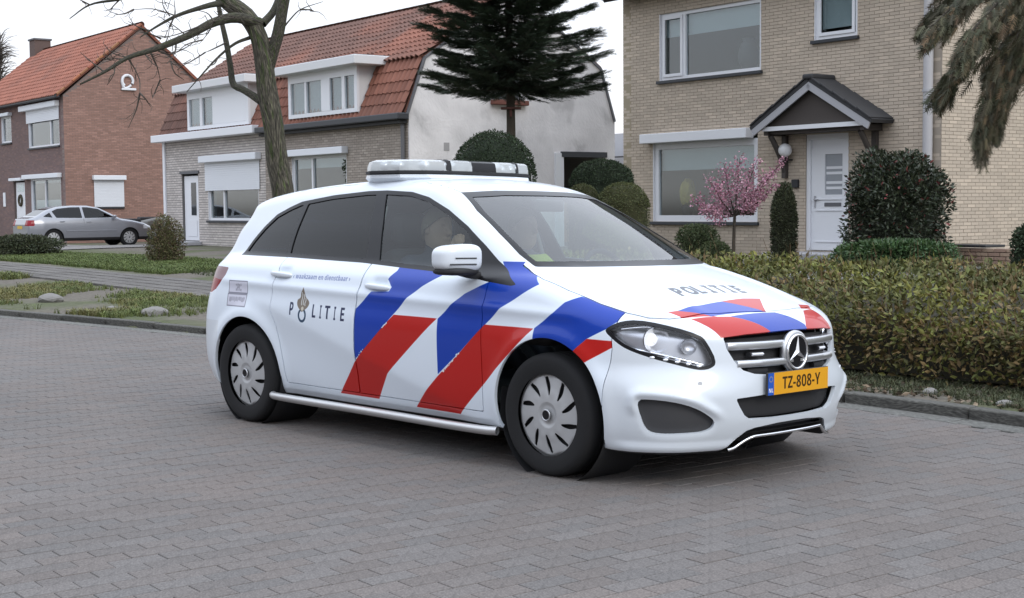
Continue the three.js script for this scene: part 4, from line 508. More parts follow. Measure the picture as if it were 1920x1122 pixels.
function carSDF(X, Y, Z) {
  const z = Math.abs(Z), z2 = z * z;
  let w = sW(Y) + sPlan(X);
  // swaged lines: hollow below the shoulder, lower crease rising to the rear, flared arches
  const aF = Math.hypot(X - FR[0], Y - FR[1]), aR = Math.hypot(X - RE[0], Y - RE[1]);
  w += 0.014 * Math.exp(-(((aF - FR[2] - 0.01) / 0.05) ** 2)) + 0.018 * Math.exp(-(((aR - RE[2] - 0.01) / 0.06) ** 2));
  const crease = 0.30 + (-0.75 - X) * 0.262;          // dropping line: high at the rear arch, low at the front door
  const wc = smooth(-2.75, -2.35, X) * (1 - smooth(-0.75, -0.5, X)), q = (Y - crease);
  { const k = 0.010, u = -q / k, sp = u > 20 ? -q : k * Math.log(1 + Math.exp(u)); w -= wc * 0.18 * sp * (1 - smooth(0.0, 0.40, sp) * 0.45); }
  const up = 0.855 - 0.025 * (X + 1.7), qu = Y - up;    // upper feature line through the handles
  w += 0.009 * Math.exp(-((qu / 0.028) ** 2)) * smooth(-3.2, -2.8, X) * (1 - smooth(0.0, 0.35, X)) - 0.006 * Math.exp(-(((qu + 0.07) / 0.05) ** 2)) * smooth(-3.1, -2.6, X) * (1 - smooth(-0.2, 0.3, X));
  w -= 0.008 * smooth(0.235, 0.205, Y) * smooth(-2.5, -2.3, X) * (1 - smooth(-0.5, -0.3, X));
  w -= 0.020 * Math.exp(-(((X + 2.315) / 0.075) ** 4) - (((Y - 0.955) / 0.032) ** 2)) + 0.020 * Math.exp(-(((X + 1.345) / 0.075) ** 4) - (((Y - 0.915) / 0.032) ** 2));   // hollows behind the handles
  const dSide = (z - w) * 0.985;
  const e = z / 0.7, xf = sFront(Y) - (0.165 + 0.085 * smooth(0.42, 0.6, Y)) * Math.pow(e, 2.6), slope = 0.8 * Math.pow(e, 1.6);
  let dFront = (X - xf) / Math.sqrt(1 + slope * slope * 0.9);
  const dTop = (Y - (sTop(X) - sCrown(X) * Math.pow(z / 0.75, 2.2) + 0.012 * Math.exp(-(((z - 0.50 - 0.10 * (0.2 - X)) / 0.05) ** 2)) * smooth(-0.3, 0, X) * (1 - smooth(0.45, 0.8, X)))) * 0.93;
  const dRear = (sRear(Y) + 0.14 * Math.pow(z / 0.7, 3) - X) * 0.93;
  const dBot = 0.185 + smooth(0.2, 0.42, X) * (0.052 - 0.087 * smooth(0.30, 0.46, z)) + 0.04 * smooth(-2.9, -3.4, X) - Y;
  let low = smax(dSide, dFront, 0.16);
  if (X > 0.3 && Y < 0.56) {   // rim above the side vents, lower lip
    const e = dFG(diag(X, z), Y), k = smooth(0.36, 0.5, X);
    low -= k * (0.012 * Math.exp(-(((e - 0.030) / 0.024) ** 2)) * smooth(0.33, 0.40, Y + 0.25 * Math.max(0, X - 0.72)) * smooth(0.2, 0.45, z) - 0.008 * smooth(0.030, -0.02, e) * smooth(0.2, 0.4, z));
    low -= k * 0.014 * smooth(0.225, 0.175, Y);
  }
  low = smax(low, dRear, 0.16);
  low = smax(low, dTop, 0.075);
  low = smax(low, dBot, 0.03);
  // cabin
  const g = sG(Y) + sGp(X);
  let cab = (z - g) * 0.91;
  const ws = (X - (sWs(Y) - 0.18 * z2 / 0.42)) * 0.43;
  cab = smax(cab, ws, 0.06);
  cab = smax(cab, (sHatch(Y) + 0.09 * Math.pow(z / 0.6, 2.5) - X) * 0.80, 0.09);
  cab = smax(cab, Y - (sRoof(X) - 0.026 * z2 / 0.3), 0.07);
  cab = Math.max(cab, 0.8 - Y);
  return smin(low, cab, 0.035);
}
function carNormal(x, y, z, e = 0.004) {
  const a = carSDF(x + e, y, z) - carSDF(x - e, y, z), b = carSDF(x, y + e, z) - carSDF(x, y - e, z), c = carSDF(x, y, z + e) - carSDF(x, y, z - e), l = Math.hypot(a, b, c) || 1;
  return [a / l, b / l, c / l];
}
// ---------- surface nets, cutting and panel helpers ----------
function netMesh(sdf, nrm, lo, hi, h, sym = true) {   // symmetric in z unless told otherwise
  const nx = Math.ceil((hi[0] - lo[0]) / h), ny = Math.ceil((hi[1] - lo[1]) / h), nzh = sym ? Math.ceil(hi[2] / h) : 0, nz = sym ? 2 * nzh : Math.ceil((hi[2] - lo[2]) / h);
  const V = new Float32Array((nx + 1) * (ny + 1) * (nz + 1)), id = (i, j, k) => (i * (ny + 1) + j) * (nz + 1) + k;
  const zk = (k) => sym ? (k - nzh) * h : lo[2] + k * h;
  for (let i = 0; i <= nx; i++) for (let j = 0; j <= ny; j++) for (let k = nzh; k <= nz; k++) { const v = sdf(lo[0] + i * h, lo[1] + j * h, zk(k)); V[id(i, j, k)] = v; if (sym) V[id(i, j, nz - k)] = v; }
  const vi = new Int32Array(nx * ny * nz).fill(-1), cid = (i, j, k) => (i * ny + j) * nz + k, pos = [], tri = [];
  const E = [[0, 1], [2, 3], [4, 5], [6, 7], [0, 2], [1, 3], [4, 6], [5, 7], [0, 4], [1, 5], [2, 6], [3, 7]], o = new Float64Array(8);
  for (let i = 0; i < nx; i++) for (let j = 0; j < ny; j++) for (let k = 0; k < nz; k++) {
    let neg = 0;
    for (let c = 0; c < 8; c++) { o[c] = V[id(i + (c & 1), j + (c >> 1 & 1), k + (c >> 2))]; if (o[c] < 0) neg++; }
    if (neg === 0 || neg === 8) continue;
    let x = 0, y = 0, z = 0, n = 0;
    for (const [a, b] of E) if ((o[a] < 0) !== (o[b] < 0)) {
      const t = o[a] / (o[a] - o[b]);
      x += (a & 1) + t * ((b & 1) - (a & 1)); y += (a >> 1 & 1) + t * ((b >> 1 & 1) - (a >> 1 & 1)); z += (a >> 2) + t * ((b >> 2) - (a >> 2)); n++;
    }
    vi[cid(i, j, k)] = pos.length / 3; pos.push(lo[0] + (i + x / n) * h, lo[1] + (j + y / n) * h, zk(k) + z / n * h);
  }
  const quad = (a, b, c, d, f) => { if (a < 0 || b < 0 || c < 0 || d < 0) return; f ? tri.push(a, b, c, a, c, d) : tri.push(a, c, b, a, d, c); };
  for (let i = 0; i < nx; i++) for (let j = 0; j < ny; j++) for (let k = 0; k < nz; k++) {
    const s = V[id(i, j, k)] < 0;
    if (j > 0 && k > 0 && s !== (V[id(i + 1, j, k)] < 0)) quad(vi[cid(i, j - 1, k - 1)], vi[cid(i, j, k - 1)], vi[cid(i, j, k)], vi[cid(i, j - 1, k)], s);
    if (i > 0 && k > 0 && s !== (V[id(i, j + 1, k)] < 0)) quad(vi[cid(i - 1, j, k - 1)], vi[cid(i - 1, j, k)], vi[cid(i, j, k)], vi[cid(i, j, k - 1)], s);
    if (i > 0 && j > 0 && s !== (V[id(i, j, k + 1)] < 0)) quad(vi[cid(i - 1, j - 1, k)], vi[cid(i, j - 1, k)], vi[cid(i, j, k)], vi[cid(i - 1, j, k)], s);
  }
  const nor = new Array(pos.length);
  for (let v = 0; v < pos.length; v += 3) {
    let n; for (let it = 0; it < 3; it++) { n = nrm(pos[v], pos[v + 1], pos[v + 2]); const d = sdf(pos[v], pos[v + 1], pos[v + 2]); for (let q = 0; q < 3; q++) pos[v + q] -= clamp(d, -h * 0.4, h * 0.4) * n[q]; }
    n = nrm(pos[v], pos[v + 1], pos[v + 2]); nor[v] = n[0]; nor[v + 1] = n[1]; nor[v + 2] = n[2];
  }
  return { pos, nor, tri };
}
function split(m, fn) {   // -> [inside (fn < 0), outside]; new edge vertices lie on fn = 0
  const n = m.pos.length / 3, f = new Float64Array(n);
  for (let i = 0; i < n; i++) { let v = fn(m.pos[3 * i], m.pos[3 * i + 1], m.pos[3 * i + 2], m.nor[3 * i], m.nor[3 * i + 1], m.nor[3 * i + 2]); f[i] = Math.abs(v) < 1e-6 ? 1e-6 : v; }
  const A = { pos: [], nor: [], tri: [] }, B = { pos: [], nor: [], tri: [] }, mapA = new Map(), mapB = new Map();
  const put = (M, mp, i) => { let r = mp.get(i); if (r === undefined) { r = M.pos.length / 3; mp.set(i, r); M.pos.push(m.pos[3 * i], m.pos[3 * i + 1], m.pos[3 * i + 2]); M.nor.push(m.nor[3 * i], m.nor[3 * i + 1], m.nor[3 * i + 2]); } return r; };
  const edge = (M, mp, i, j) => {
    const key = i < j ? i * n + j + n : j * n + i + n; let r = mp.get(key + 1e12); if (r !== undefined) return r;
    const t = f[i] / (f[i] - f[j]); r = M.pos.length / 3; mp.set(key + 1e12, r); const N = [];
    for (let q = 0; q < 3; q++) { M.pos.push(m.pos[3 * i + q] + t * (m.pos[3 * j + q] - m.pos[3 * i + q])); N.push(m.nor[3 * i + q] + t * (m.nor[3 * j + q] - m.nor[3 * i + q])); }
    const l = Math.hypot(...N); M.nor.push(N[0] / l, N[1] / l, N[2] / l); return r;
  };
  for (let t = 0; t < m.tri.length; t += 3) {
    const v = [m.tri[t], m.tri[t + 1], m.tri[t + 2]], s = v.map(i => f[i] < 0), c = s[0] + s[1] + s[2];
    if (c === 3) A.tri.push(...v.map(i => put(A, mapA, i))); else if (c === 0) B.tri.push(...v.map(i => put(B, mapB, i)));
    else {
      const odd = c === 1 ? s.indexOf(true) : s.indexOf(false), a = v[odd], b = v[(odd + 1) % 3], d = v[(odd + 2) % 3];
      const [M, mp, O, op] = c === 1 ? [A, mapA, B, mapB] : [B, mapB, A, mapA];
      M.tri.push(put(M, mp, a), edge(M, mp, a, b), edge(M, mp, a, d));
      const e1 = edge(O, op, a, b), e2 = edge(O, op, a, d), pb = put(O, op, b), pd = put(O, op, d);
      O.tri.push(e1, pb, pd, e1, pd, e2);
    }
  }
  return [A, B];
}
const cut = (m, fn) => { const [a, b] = split(m, fn); m.pos = b.pos; m.nor = b.nor; m.tri = b.tri; return a; };   // takes the inside out of m
function shifted(m, d) { const p = m.pos.slice(); for (let i = 0; i < p.length; i++) p[i] += m.nor[i] * d; return { pos: p, nor: m.nor.slice(), tri: m.tri.slice() }; }
function geoOf(m, uvFn, lip = 0) {   // BufferGeometry; lip > 0 folds every open edge inwards by that depth
  const pos = m.pos.slice(), nor = m.nor.slice(), tri = m.tri.slice();
  if (lip) {
    const cnt = new Map(), n = pos.length / 3;
    for (let t = 0; t < tri.length; t += 3) for (let e = 0; e < 3; e++) { const a = tri[t + e], b = tri[t + (e + 1) % 3], k = a < b ? a * n + b : b * n + a; cnt.set(k, cnt.has(k) ? null : [a, b]); }
    for (const ab of cnt.values()) if (ab) {
      const [a, b] = ab, q = pos.length / 3, P = (i) => [pos[3 * i], pos[3 * i + 1], pos[3 * i + 2]], N = (i) => [nor[3 * i], nor[3 * i + 1], nor[3 * i + 2]];
      const pa = P(a), pb = P(b), na = N(a), nb = N(b), d = [pb[0] - pa[0], pb[1] - pa[1], pb[2] - pa[2]];
      let s = [d[1] * na[2] - d[2] * na[1], d[2] * na[0] - d[0] * na[2], d[0] * na[1] - d[1] * na[0]]; const l = Math.hypot(...s) || 1; s = s.map(x => x / l);
      for (const [p, nn, k] of [[pa, na, 0], [pb, nb, 0], [pb, nb, lip], [pa, na, lip]]) { pos.push(p[0] - nn[0] * k, p[1] - nn[1] * k, p[2] - nn[2] * k); nor.push(...s); }
      tri.push(q, q + 2, q + 1, q, q + 3, q + 2);
    }
  }
  const g = new THREE.BufferGeometry();
  g.setAttribute('position', new THREE.Float32BufferAttribute(pos, 3)); g.setAttribute('normal', new THREE.Float32BufferAttribute(nor, 3));
  const uv = new Float32Array(pos.length / 3 * 2); if (uvFn) for (let i = 0; i < pos.length / 3; i++) { const q = uvFn(pos[3 * i], pos[3 * i + 1], pos[3 * i + 2]); uv[2 * i] = q[0]; uv[2 * i + 1] = q[1]; }
  g.setAttribute('uv', new THREE.BufferAttribute(uv, 2)); g.setIndex(tri); return g;
}
function polyDist(P) {   // signed distance to a closed polygon, negative inside
  return (x, y) => {
    let d = Infinity, s = 1;
    for (let i = 0, j = P.length - 1; i < P.length; j = i++) {
      const ex = P[j][0] - P[i][0], ey = P[j][1] - P[i][1], wx = x - P[i][0], wy = y - P[i][1], t = clamp((wx * ex + wy * ey) / (ex * ex + ey * ey), 0, 1);
      d = Math.min(d, (wx - ex * t) ** 2 + (wy - ey * t) ** 2);
      const a = y >= P[i][1], b = y < P[j][1], c = ex * wy > ey * wx; if ((a && b && c) || (!a && !b && !c)) s = -s;
    }
    return s * Math.sqrt(d);
  };
}
function lineDist(P) {   // unsigned distance to an open polyline
  return (x, y) => { let d = Infinity; for (let i = 0; i + 1 < P.length; i++) { const ex = P[i + 1][0] - P[i][0], ey = P[i + 1][1] - P[i][1], wx = x - P[i][0], wy = y - P[i][1], t = clamp((wx * ex + wy * ey) / (ex * ex + ey * ey), 0, 1); d = Math.min(d, Math.hypot(wx - ex * t, wy - ey * t)); } return d; };
}
function roundPoly(P, n = 6, k = 0.28) {   // rounds the corners of a polygon (k: share of each side used up)
  const out = [];
  for (let i = 0; i < P.length; i++) {
    const a = P[(i + P.length - 1) % P.length], b = P[i], c = P[(i + 1) % P.length], p = [b[0] + (a[0] - b[0]) * k, b[1] + (a[1] - b[1]) * k], q = [b[0] + (c[0] - b[0]) * k, b[1] + (c[1] - b[1]) * k];
    for (let t = 0; t <= n; t++) { const u = t / n; out.push([(1 - u) * (1 - u) * p[0] + 2 * u * (1 - u) * b[0] + u * u * q[0], (1 - u) * (1 - u) * p[1] + 2 * u * (1 - u) * b[1] + u * u * q[1]]); }
  }
  return out;
}
function smoothClosed(P, n = 6) { const c = new THREE.CatmullRomCurve3(P.map(p => new THREE.Vector3(p[0], p[1], 0)), true, 'centripetal'); return c.getPoints(P.length * n).slice(0, -1).map(v => [v.x, v.y]); }
// ---------- police car ----------
const C = {
  paint: phys([0.67, 0.715, 0.765], 0.36, { clearcoat: 0.5, clearcoatRoughness: 0.06 }),
  black: phys([0.010, 0.010, 0.012], 0.3, { specularIntensity: 0.6 }),
  dull: std([0.018, 0.018, 0.02], 0.75),
  rubber: std([0.010, 0.010, 0.011], 0.9),
  chrome: std([0.85, 0.86, 0.88], 0.12, { metalness: 1 }),
  silver: std([0.60, 0.61, 0.63], 0.32, { metalness: 0.85 }),
  cap: std([0.46, 0.465, 0.47], 0.5, { metalness: 0.3 }),
  alu: std([0.55, 0.55, 0.55], 0.4, { metalness: 0.8 }),
  glass: phys([0.66, 0.78, 0.76], 0.0, { transmission: 1, ior: 1.5, thickness: 0 }),
  privacy: phys([0.05, 0.065, 0.095], 0.0, { transmission: 1, ior: 1.4, thickness: 0 }),
  screen: phys([0.62, 0.72, 0.73], 0.0, { transmission: 1, ior: 1.85, thickness: 0 }),
  lens: phys([0.96, 0.97, 1], 0.0, { transmission: 1, ior: 1.45, thickness: 0 }),
  frost: phys([0.80, 0.83, 0.84], 0.25, { transmission: 0.55, ior: 1.45, thickness: 0 }),
  redlens: phys([0.24, 0.012, 0.02], 0.2, { specularIntensity: 0.5 }),
  smokelens: phys([0.24, 0.15, 0.16], 0.2, { specularIntensity: 0.6 }),
  seat: std([0.03, 0.03, 0.034], 0.9),
  trimgrey: std([0.05, 0.05, 0.053], 0.8),
};
const BLUE = '#0439a2', RED = '#b4140d';
const poly = (g, P, col) => { g.fillStyle = col; g.beginPath(); P.forEach((p, i) => i ? g.lineTo(...p) : g.moveTo(...p)); g.closePath(); g.fill(); };
const SIDE = { x0: -3.6, w: 4.6, y0: 0.1, h: 1.05 };
const sideStripes = {
  blue: [[[-1.24, 1.06], [-0.973, 1.05], [-0.80, 1.0], [-0.861, 0.968], [-0.976, 0.913], [-1.079, 0.847], [-1.196, 0.748], [-1.293, 0.661], [-1.545, 0.46], [-1.545, 0.578], [-1.541, 0.762], [-1.43, 0.844], [-1.405, 0.868], [-1.251, 0.874], [-1.235, 0.899], [-1.29, 0.941], [-1.24, 0.99]],
    [[-0.514, 0.93], [-0.44, 0.96], [-0.40, 1.0], [-0.455, 1.058], [-0.40, 1.09], [-0.268, 1.05], [-0.186, 1.0], [-0.10, 0.952], [-0.245, 0.868], [-0.329, 0.822], [-0.445, 0.729], [-0.628, 0.577], [-0.813, 0.441], [-0.818, 0.742], [-0.721, 0.816], [-0.621, 0.885]],
    [[-0.071, 0.733], [0.053, 0.816], [0.11, 0.87], [0.174, 0.90], [0.278, 0.88], [0.45, 0.83], [0.42, 0.79], [0.375, 0.751], [0.276, 0.70], [0.2, 0.633], [0.102, 0.62], [-0.071, 0.62]]],
  red: [[[-1.191, 0.746], [-0.825, 0.744], [-1.255, 0.407], [-1.385, 0.25], [-1.755, 0.25], [-1.558, 0.452]],
    [[-0.445, 0.731], [-0.078, 0.731], [-0.456, 0.412], [-0.667, 0.235], [-1.05, 0.235], [-0.815, 0.431], [-0.628, 0.575]],
    [[0.276, 0.70], [0.412, 0.695], [0.44, 0.68], [0.30, 0.60], [0.25, 0.57], [0.2, 0.633]]],
};
function sideLivery(near) {
  return canvasTex(2048, 468, (g, w, h) => {
    const sx = w / SIDE.w, sy = h / SIDE.h, P = (p) => [(p[0] - SIDE.x0) * sx, h - (p[1] - SIDE.y0) * sy];
    g.fillStyle = '#dde5ee'; g.fillRect(0, 0, w, h);
    sideStripes.blue.forEach(q => poly(g, q.map(P), BLUE)); sideStripes.red.forEach(q => poly(g, q.map(P), RED));
    // film torn along the seams between blue and red
    g.fillStyle = '#dfe3e6';
    for (const [x, y, n, len] of [[-1.265, 0.685, 9, 0.05], [-1.50, 0.505, 7, 0.12], [-0.735, 0.49, 16, 0.10], [-0.665, 0.55, 8, 0.07]]) for (let i = 0; i < n; i++) {
      const t = (i / n - 0.5) * len, a = P([x + t * 0.78 + rr(-0.004, 0.004), y + t * 0.66 + rr(-0.004, 0.004)]); g.beginPath(); g.ellipse(a[0], a[1], rr(1.5, 4), rr(0.8, 2.2), -0.7, 0, 7); g.fill();
    }
    // lettering
    const text = (s, x, y, hgt, width, col, font = 'bold') => {
      g.save(); const p = P([x, y]); g.translate(p[0], p[1]); g.fillStyle = col; g.font = font + ' 100px sans-serif'; const m = g.measureText(s).width; g.textBaseline = 'alphabetic';
      const kx = width * sx / m, ky = hgt * sy / 72; if (near) g.scale(kx, ky); else { g.translate(width * sx, 0); g.scale(-kx, ky); } g.fillText(s, 0, 0); g.restore();
    };
    const ink = '#2b3350', spots = near ? [['P', -2.2, 0.050], ['L', -1.965, 0.045], ['I', -1.885, 0.022], ['T', -1.835, 0.055], ['I', -1.745, 0.022], ['E', -1.685, 0.05]] : [];
    for (const [ch, x, wd] of spots) text(ch, x, 0.698 - (x + 2.2) * 0.022, 0.078, wd, ink);
    if (!near) text('POLITIE', -2.2, 0.695, 0.078, 0.58, ink);
    else {   // flame over the ring of the O
      const e = P([-2.06, 0.70]); g.save(); g.translate(e[0], e[1]); const u = sx * 0.001, v = sy * 0.001;
      g.strokeStyle = '#27415a'; g.lineWidth = 15 * u; g.beginPath(); g.ellipse(0, 0, 34 * u, 36 * v, 0, 0, 7); g.stroke();
      g.fillStyle = '#7d7368'; g.beginPath(); g.moveTo(-2 * u, -20 * v); g.bezierCurveTo(-40 * u, -40 * v, -72 * u, -60 * v, -58 * u, -92 * v); g.bezierCurveTo(-48 * u, -100 * v, -30 * u, -98 * v, -28 * u, -118 * v); g.bezierCurveTo(-30 * u, -140 * v, -4 * u, -150 * v, 2 * u, -170 * v); g.bezierCurveTo(16 * u, -150 * v, 10 * u, -130 * v, 22 * u, -112 * v); g.bezierCurveTo(34 * u, -100 * v, 62 * u, -92 * v, 64 * u, -74 * v); g.bezierCurveTo(58 * u, -46 * v, 30 * u, -36 * v, -2 * u, -20 * v); g.fill();
      g.strokeStyle = '#dfe2e2'; g.lineWidth = 6 * u; for (const [a, b, c] of [[-12, -60, -140], [6, -62, -128], [24, -58, -104]]) { g.beginPath(); g.moveTo(a * u, b * v); g.bezierCurveTo((a - 16) * u, (b - 24) * v, (a + 14) * u, (c + 22) * v, (a - 2) * u, c * v); g.stroke(); }
      g.fillStyle = '#c9c3b4'; g.beginPath(); g.ellipse(0, -40 * v, 13 * u, 13 * v, 0, 0, 7); g.fill(); g.restore();
    }
    text('‹ waakzaam en dienstbaar ›', -2.2, 0.918, 0.028, 0.575, '#7683ae', 'bold');
    // two boxed stickers on the rear wing
    const frame = (x0, y0, x1, y1, rows) => { const a = P([x0, y1]), b = P([x1, y0]), W = b[0] - a[0], H = b[1] - a[1]; g.fillStyle = '#cdcdd9'; g.fillRect(a[0], a[1], W, H); g.strokeStyle = '#7a7a86'; g.lineWidth = 3; g.strokeRect(a[0], a[1], W, H); g.fillStyle = '#9b9aa6'; for (const [u0, u1, v0, v1] of rows) for (let u = u0; u < u1; u += 0.055) g.fillRect(a[0] + W * u, a[1] + H * (v0 + rr(0, 0.06)), W * rr(0.03, 0.05), H * (v1 - v0) * rr(0.7, 1)); };
    frame(-2.895, 0.808, -2.68, 0.884, [[0.36, 0.64, 0.2, 0.42], [0.42, 0.58, 0.42, 0.62], [0.36, 0.66, 0.62, 0.84]]); frame(-2.90, 0.724, -2.682, 0.80, [[0.1, 0.9, 0.22, 0.62]]);
  });
}
const TOP = { x0: -0.35, w: 1.35, z0: -0.95, h: 1.9 };
const bonnetLivery = canvasTex(1024, 1440, (g, w, h) => {
  const P = (p) => [(p[0] - TOP.x0) / TOP.w * w, (1 - (p[1] - TOP.z0) / TOP.h) * h];
  g.fillStyle = '#dde5ee'; g.fillRect(0, 0, w, h);
  const Q = (l, c) => poly(g, l.map(P), c);
  Q([[0.555, 0.60], [0.574, 0.547], [0.685, 0.449], [0.72, 0.40], [0.635, 0.578]], RED);
  Q([[0.574, 0.547], [0.588, 0.463], [0.597, 0.226], [0.717, 0.085], [0.75, 0.06], [0.70, 0.44], [0.685, 0.449]], BLUE);
  Q([[0.597, 0.226], [0.592, 0.044], [0.604, -0.086], [0.70, 0.015], [0.75, 0.06], [0.717, 0.085]], RED);
  Q([[0.66, 0.551], [0.70, 0.45], [0.737, 0.334], [0.85, 0.156], [0.95, 0.12], [0.95, 0.5], [0.785, 0.47], [0.712, 0.520]], RED);
  Q([[0.736, 0.334], [0.757, -0.004], [0.835, -0.156], [0.95, -0.15], [0.95, 0.12], [0.85, 0.156]], BLUE);
  Q([[0.739, -0.281], [0.705, -0.40], [0.765, -0.445], [0.80, -0.50], [0.95, -0.5], [0.95, -0.156], [0.842, -0.156]], RED);
  Q([[0.655, -0.358], [0.652, -0.456], [0.705, -0.40], [0.716, -0.296]], RED);
  // POLITIE across the bonnet, read from the front
  const a = P([0.468, 0.392]), b = P([0.530, -0.105]);
  g.save(); g.translate(a[0], a[1]); g.rotate(Math.atan2(b[1] - a[1], b[0] - a[0])); g.scale(1, -1); g.fillStyle = '#3f444e'; g.font = 'bold 110px sans-serif';
  const k = Math.hypot(b[0] - a[0], b[1] - a[1]) / 7; [...'POLITIE'].forEach((ch, i) => { g.save(); g.translate(i * k + (ch === 'I' ? 10 : 0), 0); g.scale(0.70, 1.0); g.fillText(ch, 0, 0); g.lineWidth = 7; g.strokeStyle = g.fillStyle; g.strokeText(ch, 0, 0); g.restore(); }); g.restore();
});
const livery = (near) => new THREE.MeshPhysicalMaterial({ map: sideLivery(near), roughness: 0.42, clearcoat: 0.35, clearcoatRoughness: 0.08, specularIntensity: 0.6 });
const sideNear = livery(true), sideFar = livery(false);
const topMat = new THREE.MeshPhysicalMaterial({ map: bonnetLivery, roughness: 0.4, clearcoat: 0.5, clearcoatRoughness: 0.07 });
const uvSide = (x, y) => [(x - SIDE.x0) / SIDE.w, (y - SIDE.y0) / SIDE.h], uvTop = (x, y, z) => [(x - TOP.x0) / TOP.w, (z - TOP.z0) / TOP.h];

const CARPOS = [0.7948, 0, -7.7065], CARTURN = -0.8012;
const car = thing('police_car', 'white police estate car with blue and red diagonal stripes driving on the brick road', 'car', CARPOS, CARTURN);
function lean(g) { g.translate(0, -0.4, 0); g.rotateX(-ROLL); g.translate(0, 0.4, 0); return g; }
const bp = (name, geo, mat, parent = car, extra) => part(name, lean(geo), mat, parent, extra);

const DLO = [[-2.967, 1.047], [-2.886, 1.146], [-2.793, 1.237], [-2.696, 1.313], [-2.566, 1.361], [-2.453, 1.394], [-2.123, 1.431], [-1.79, 1.452], [-1.61, 1.454], [-1.371, 1.442], [-1.201, 1.409], [-0.991, 1.336], [-0.793, 1.246], [-0.606, 1.14], [-0.487, 1.064], [-0.36, 1.000], [-0.250, 0.946], [-0.284, 0.938], [-0.476, 0.955], [-0.703, 0.982], [-1.013, 0.998], [-1.231, 1.008], [-1.592, 1.027], [-2.341, 1.043]];
const dDLO = polyDist(DLO);
const shell = netMesh(carSDF, carNormal, [-3.62, 0.1, 0], [0.98, 1.62, 0.99], 0.0145);
for (const [cx, cy, R] of [FR, RE]) cut(shell, (x, y, z) => Math.max(Math.hypot(x - cx, y - cy) - R, 0.5 - Math.abs(z)));
const under = cut(shell, (x, y, z, nx, ny) => Math.max(ny + 0.75, y - 0.3));
// side windows
const sideOpen = cut(shell, (x, y, z) => Math.max(dDLO(x, y), 0.3 - Math.abs(z)));
const inset = (P, d) => { const f = polyDist(P); return (x, y) => f(x, y) + d; };
const quarterP = [[-2.965, 1.05], [-2.886, 1.146], [-2.793, 1.237], [-2.696, 1.313], [-2.566, 1.361], [-2.42, 1.40], [-2.405, 1.235], [-2.412, 1.118], [-2.40, 1.035]];
const rearP = [[-2.375, 1.04], [-2.385, 1.118], [-2.385, 1.235], [-2.375, 1.41], [-2.123, 1.431], [-1.79, 1.452], [-1.70, 1.452], [-1.655, 1.318], [-1.61, 1.192], [-1.565, 1.025]];
const frontP = [[-1.615, 1.452], [-1.371, 1.442], [-1.201, 1.409], [-0.991, 1.336], [-0.82, 1.26], [-0.735, 1.18], [-0.69, 1.12], [-0.655, 1.03], [-0.655, 0.975], [-1.013, 0.99], [-1.231, 1.0], [-1.445, 1.015], [-1.53, 1.255]];
const quarterD = inset(quarterP, 0.004), rearD = inset(rearP, 0.004), frontD = inset(frontP, 0.004);
const quarterGlass = cut(sideOpen, (x, y) => Math.max(quarterD(x, y), dDLO(x, y) + 0.024));
const rearGlass = cut(sideOpen, (x, y) => Math.max(rearD(x, y), dDLO(x, y) + 0.024));
const frontGlass = cut(sideOpen, (x, y) => Math.max(frontD(x, y), dDLO(x, y) + 0.024));
bp('window_trim', geoOf(sideOpen, null, 0.012), C.black);
for (const [n, m, mat] of [['quarter_window', quarterGlass, C.privacy], ['rear_side_window', rearGlass, C.privacy], ['front_side_window', frontGlass, C.glass]]) {
  const [r, l] = split(shifted(m, -0.006), (x, y, z) => -z); bp(n, geoOf(r), mat); bp(n, geoOf(l), mat);
}
// windscreen and rear window
const wsHalf = [[1.452, 0], [1.450, 0.30], [1.436, 0.53], [1.33, 0.605], [1.207, 0.655], [1.098, 0.692], [1.035, 0.70], [1.034, 0.5], [1.036, 0]];
const mirrorYZ = (H) => [...H, ...H.slice(1, -1).reverse().map(p => [p[0], -p[1]])];
const dWS = polyDist(mirrorYZ(wsHalf));
const wsOpen = cut(shell, (x, y, z) => Math.max(dWS(y, z), -1.25 - x));
const wsGlass = cut(wsOpen, (x, y, z) => dWS(y, z) + 0.028);
bp('windscreen', geoOf(shifted(wsGlass, -0.003)), C.screen); bp('windscreen_border', geoOf(wsOpen, null, 0.01), C.black);
const dRW = polyDist([[1.32, 0.44], [1.32, -0.44], [1.08, -0.58], [1.08, 0.58]]);
const rwG = cut(shell, (x, y, z) => Math.max(dRW(y, z), x + 2.85)); bp('rear_window', geoOf(shifted(rwG, -0.004)), C.privacy);
// lamps, grille and intakes
const HL = [[0.372, 0.745, 0.846], [0.409, 0.778, 0.821], [0.478, 0.797, 0.763], [0.61, 0.775, 0.672], [0.731, 0.723, 0.558], [0.749, 0.7, 0.544], [0.782, 0.594, 0.507], [0.772, 0.57, 0.535], [0.744, 0.563, 0.581], [0.673, 0.587, 0.665], [0.569, 0.624, 0.758], [0.467, 0.666, 0.817], [0.402, 0.714, 0.841]];
const dHL = polyDist(smoothClosed(HL.map(p => [diag(p[0], p[2]), p[1]]), 3));
const hlOpen = cut(shell, (x, y, z) => Math.max(dHL(diag(x, z), y), 0.3 - x, 0.2 - Math.abs(z)));
const GR = [[0.735, 0], [0.733, 0.16], [0.728, 0.33], [0.716, 0.462], [0.66, 0.452], [0.60, 0.418], [0.555, 0.375], [0.535, 0.31], [0.524, 0.18], [0.522, 0]];
const dGR = polyDist(mirrorYZ(GR)), grOpen = cut(shell, (x, y, z) => Math.max(dGR(y, z), 0.6 - x));
const IN = [[0.433, 0], [0.431, 0.24], [0.421, 0.43], [0.38, 0.405], [0.335, 0.37], [0.312, 0.325], [0.305, 0.15], [0.304, 0]];
const dIN = polyDist(mirrorYZ(IN)), inOpen = cut(shell, (x, y, z) => Math.max(dIN(y, z), 0.6 - x));
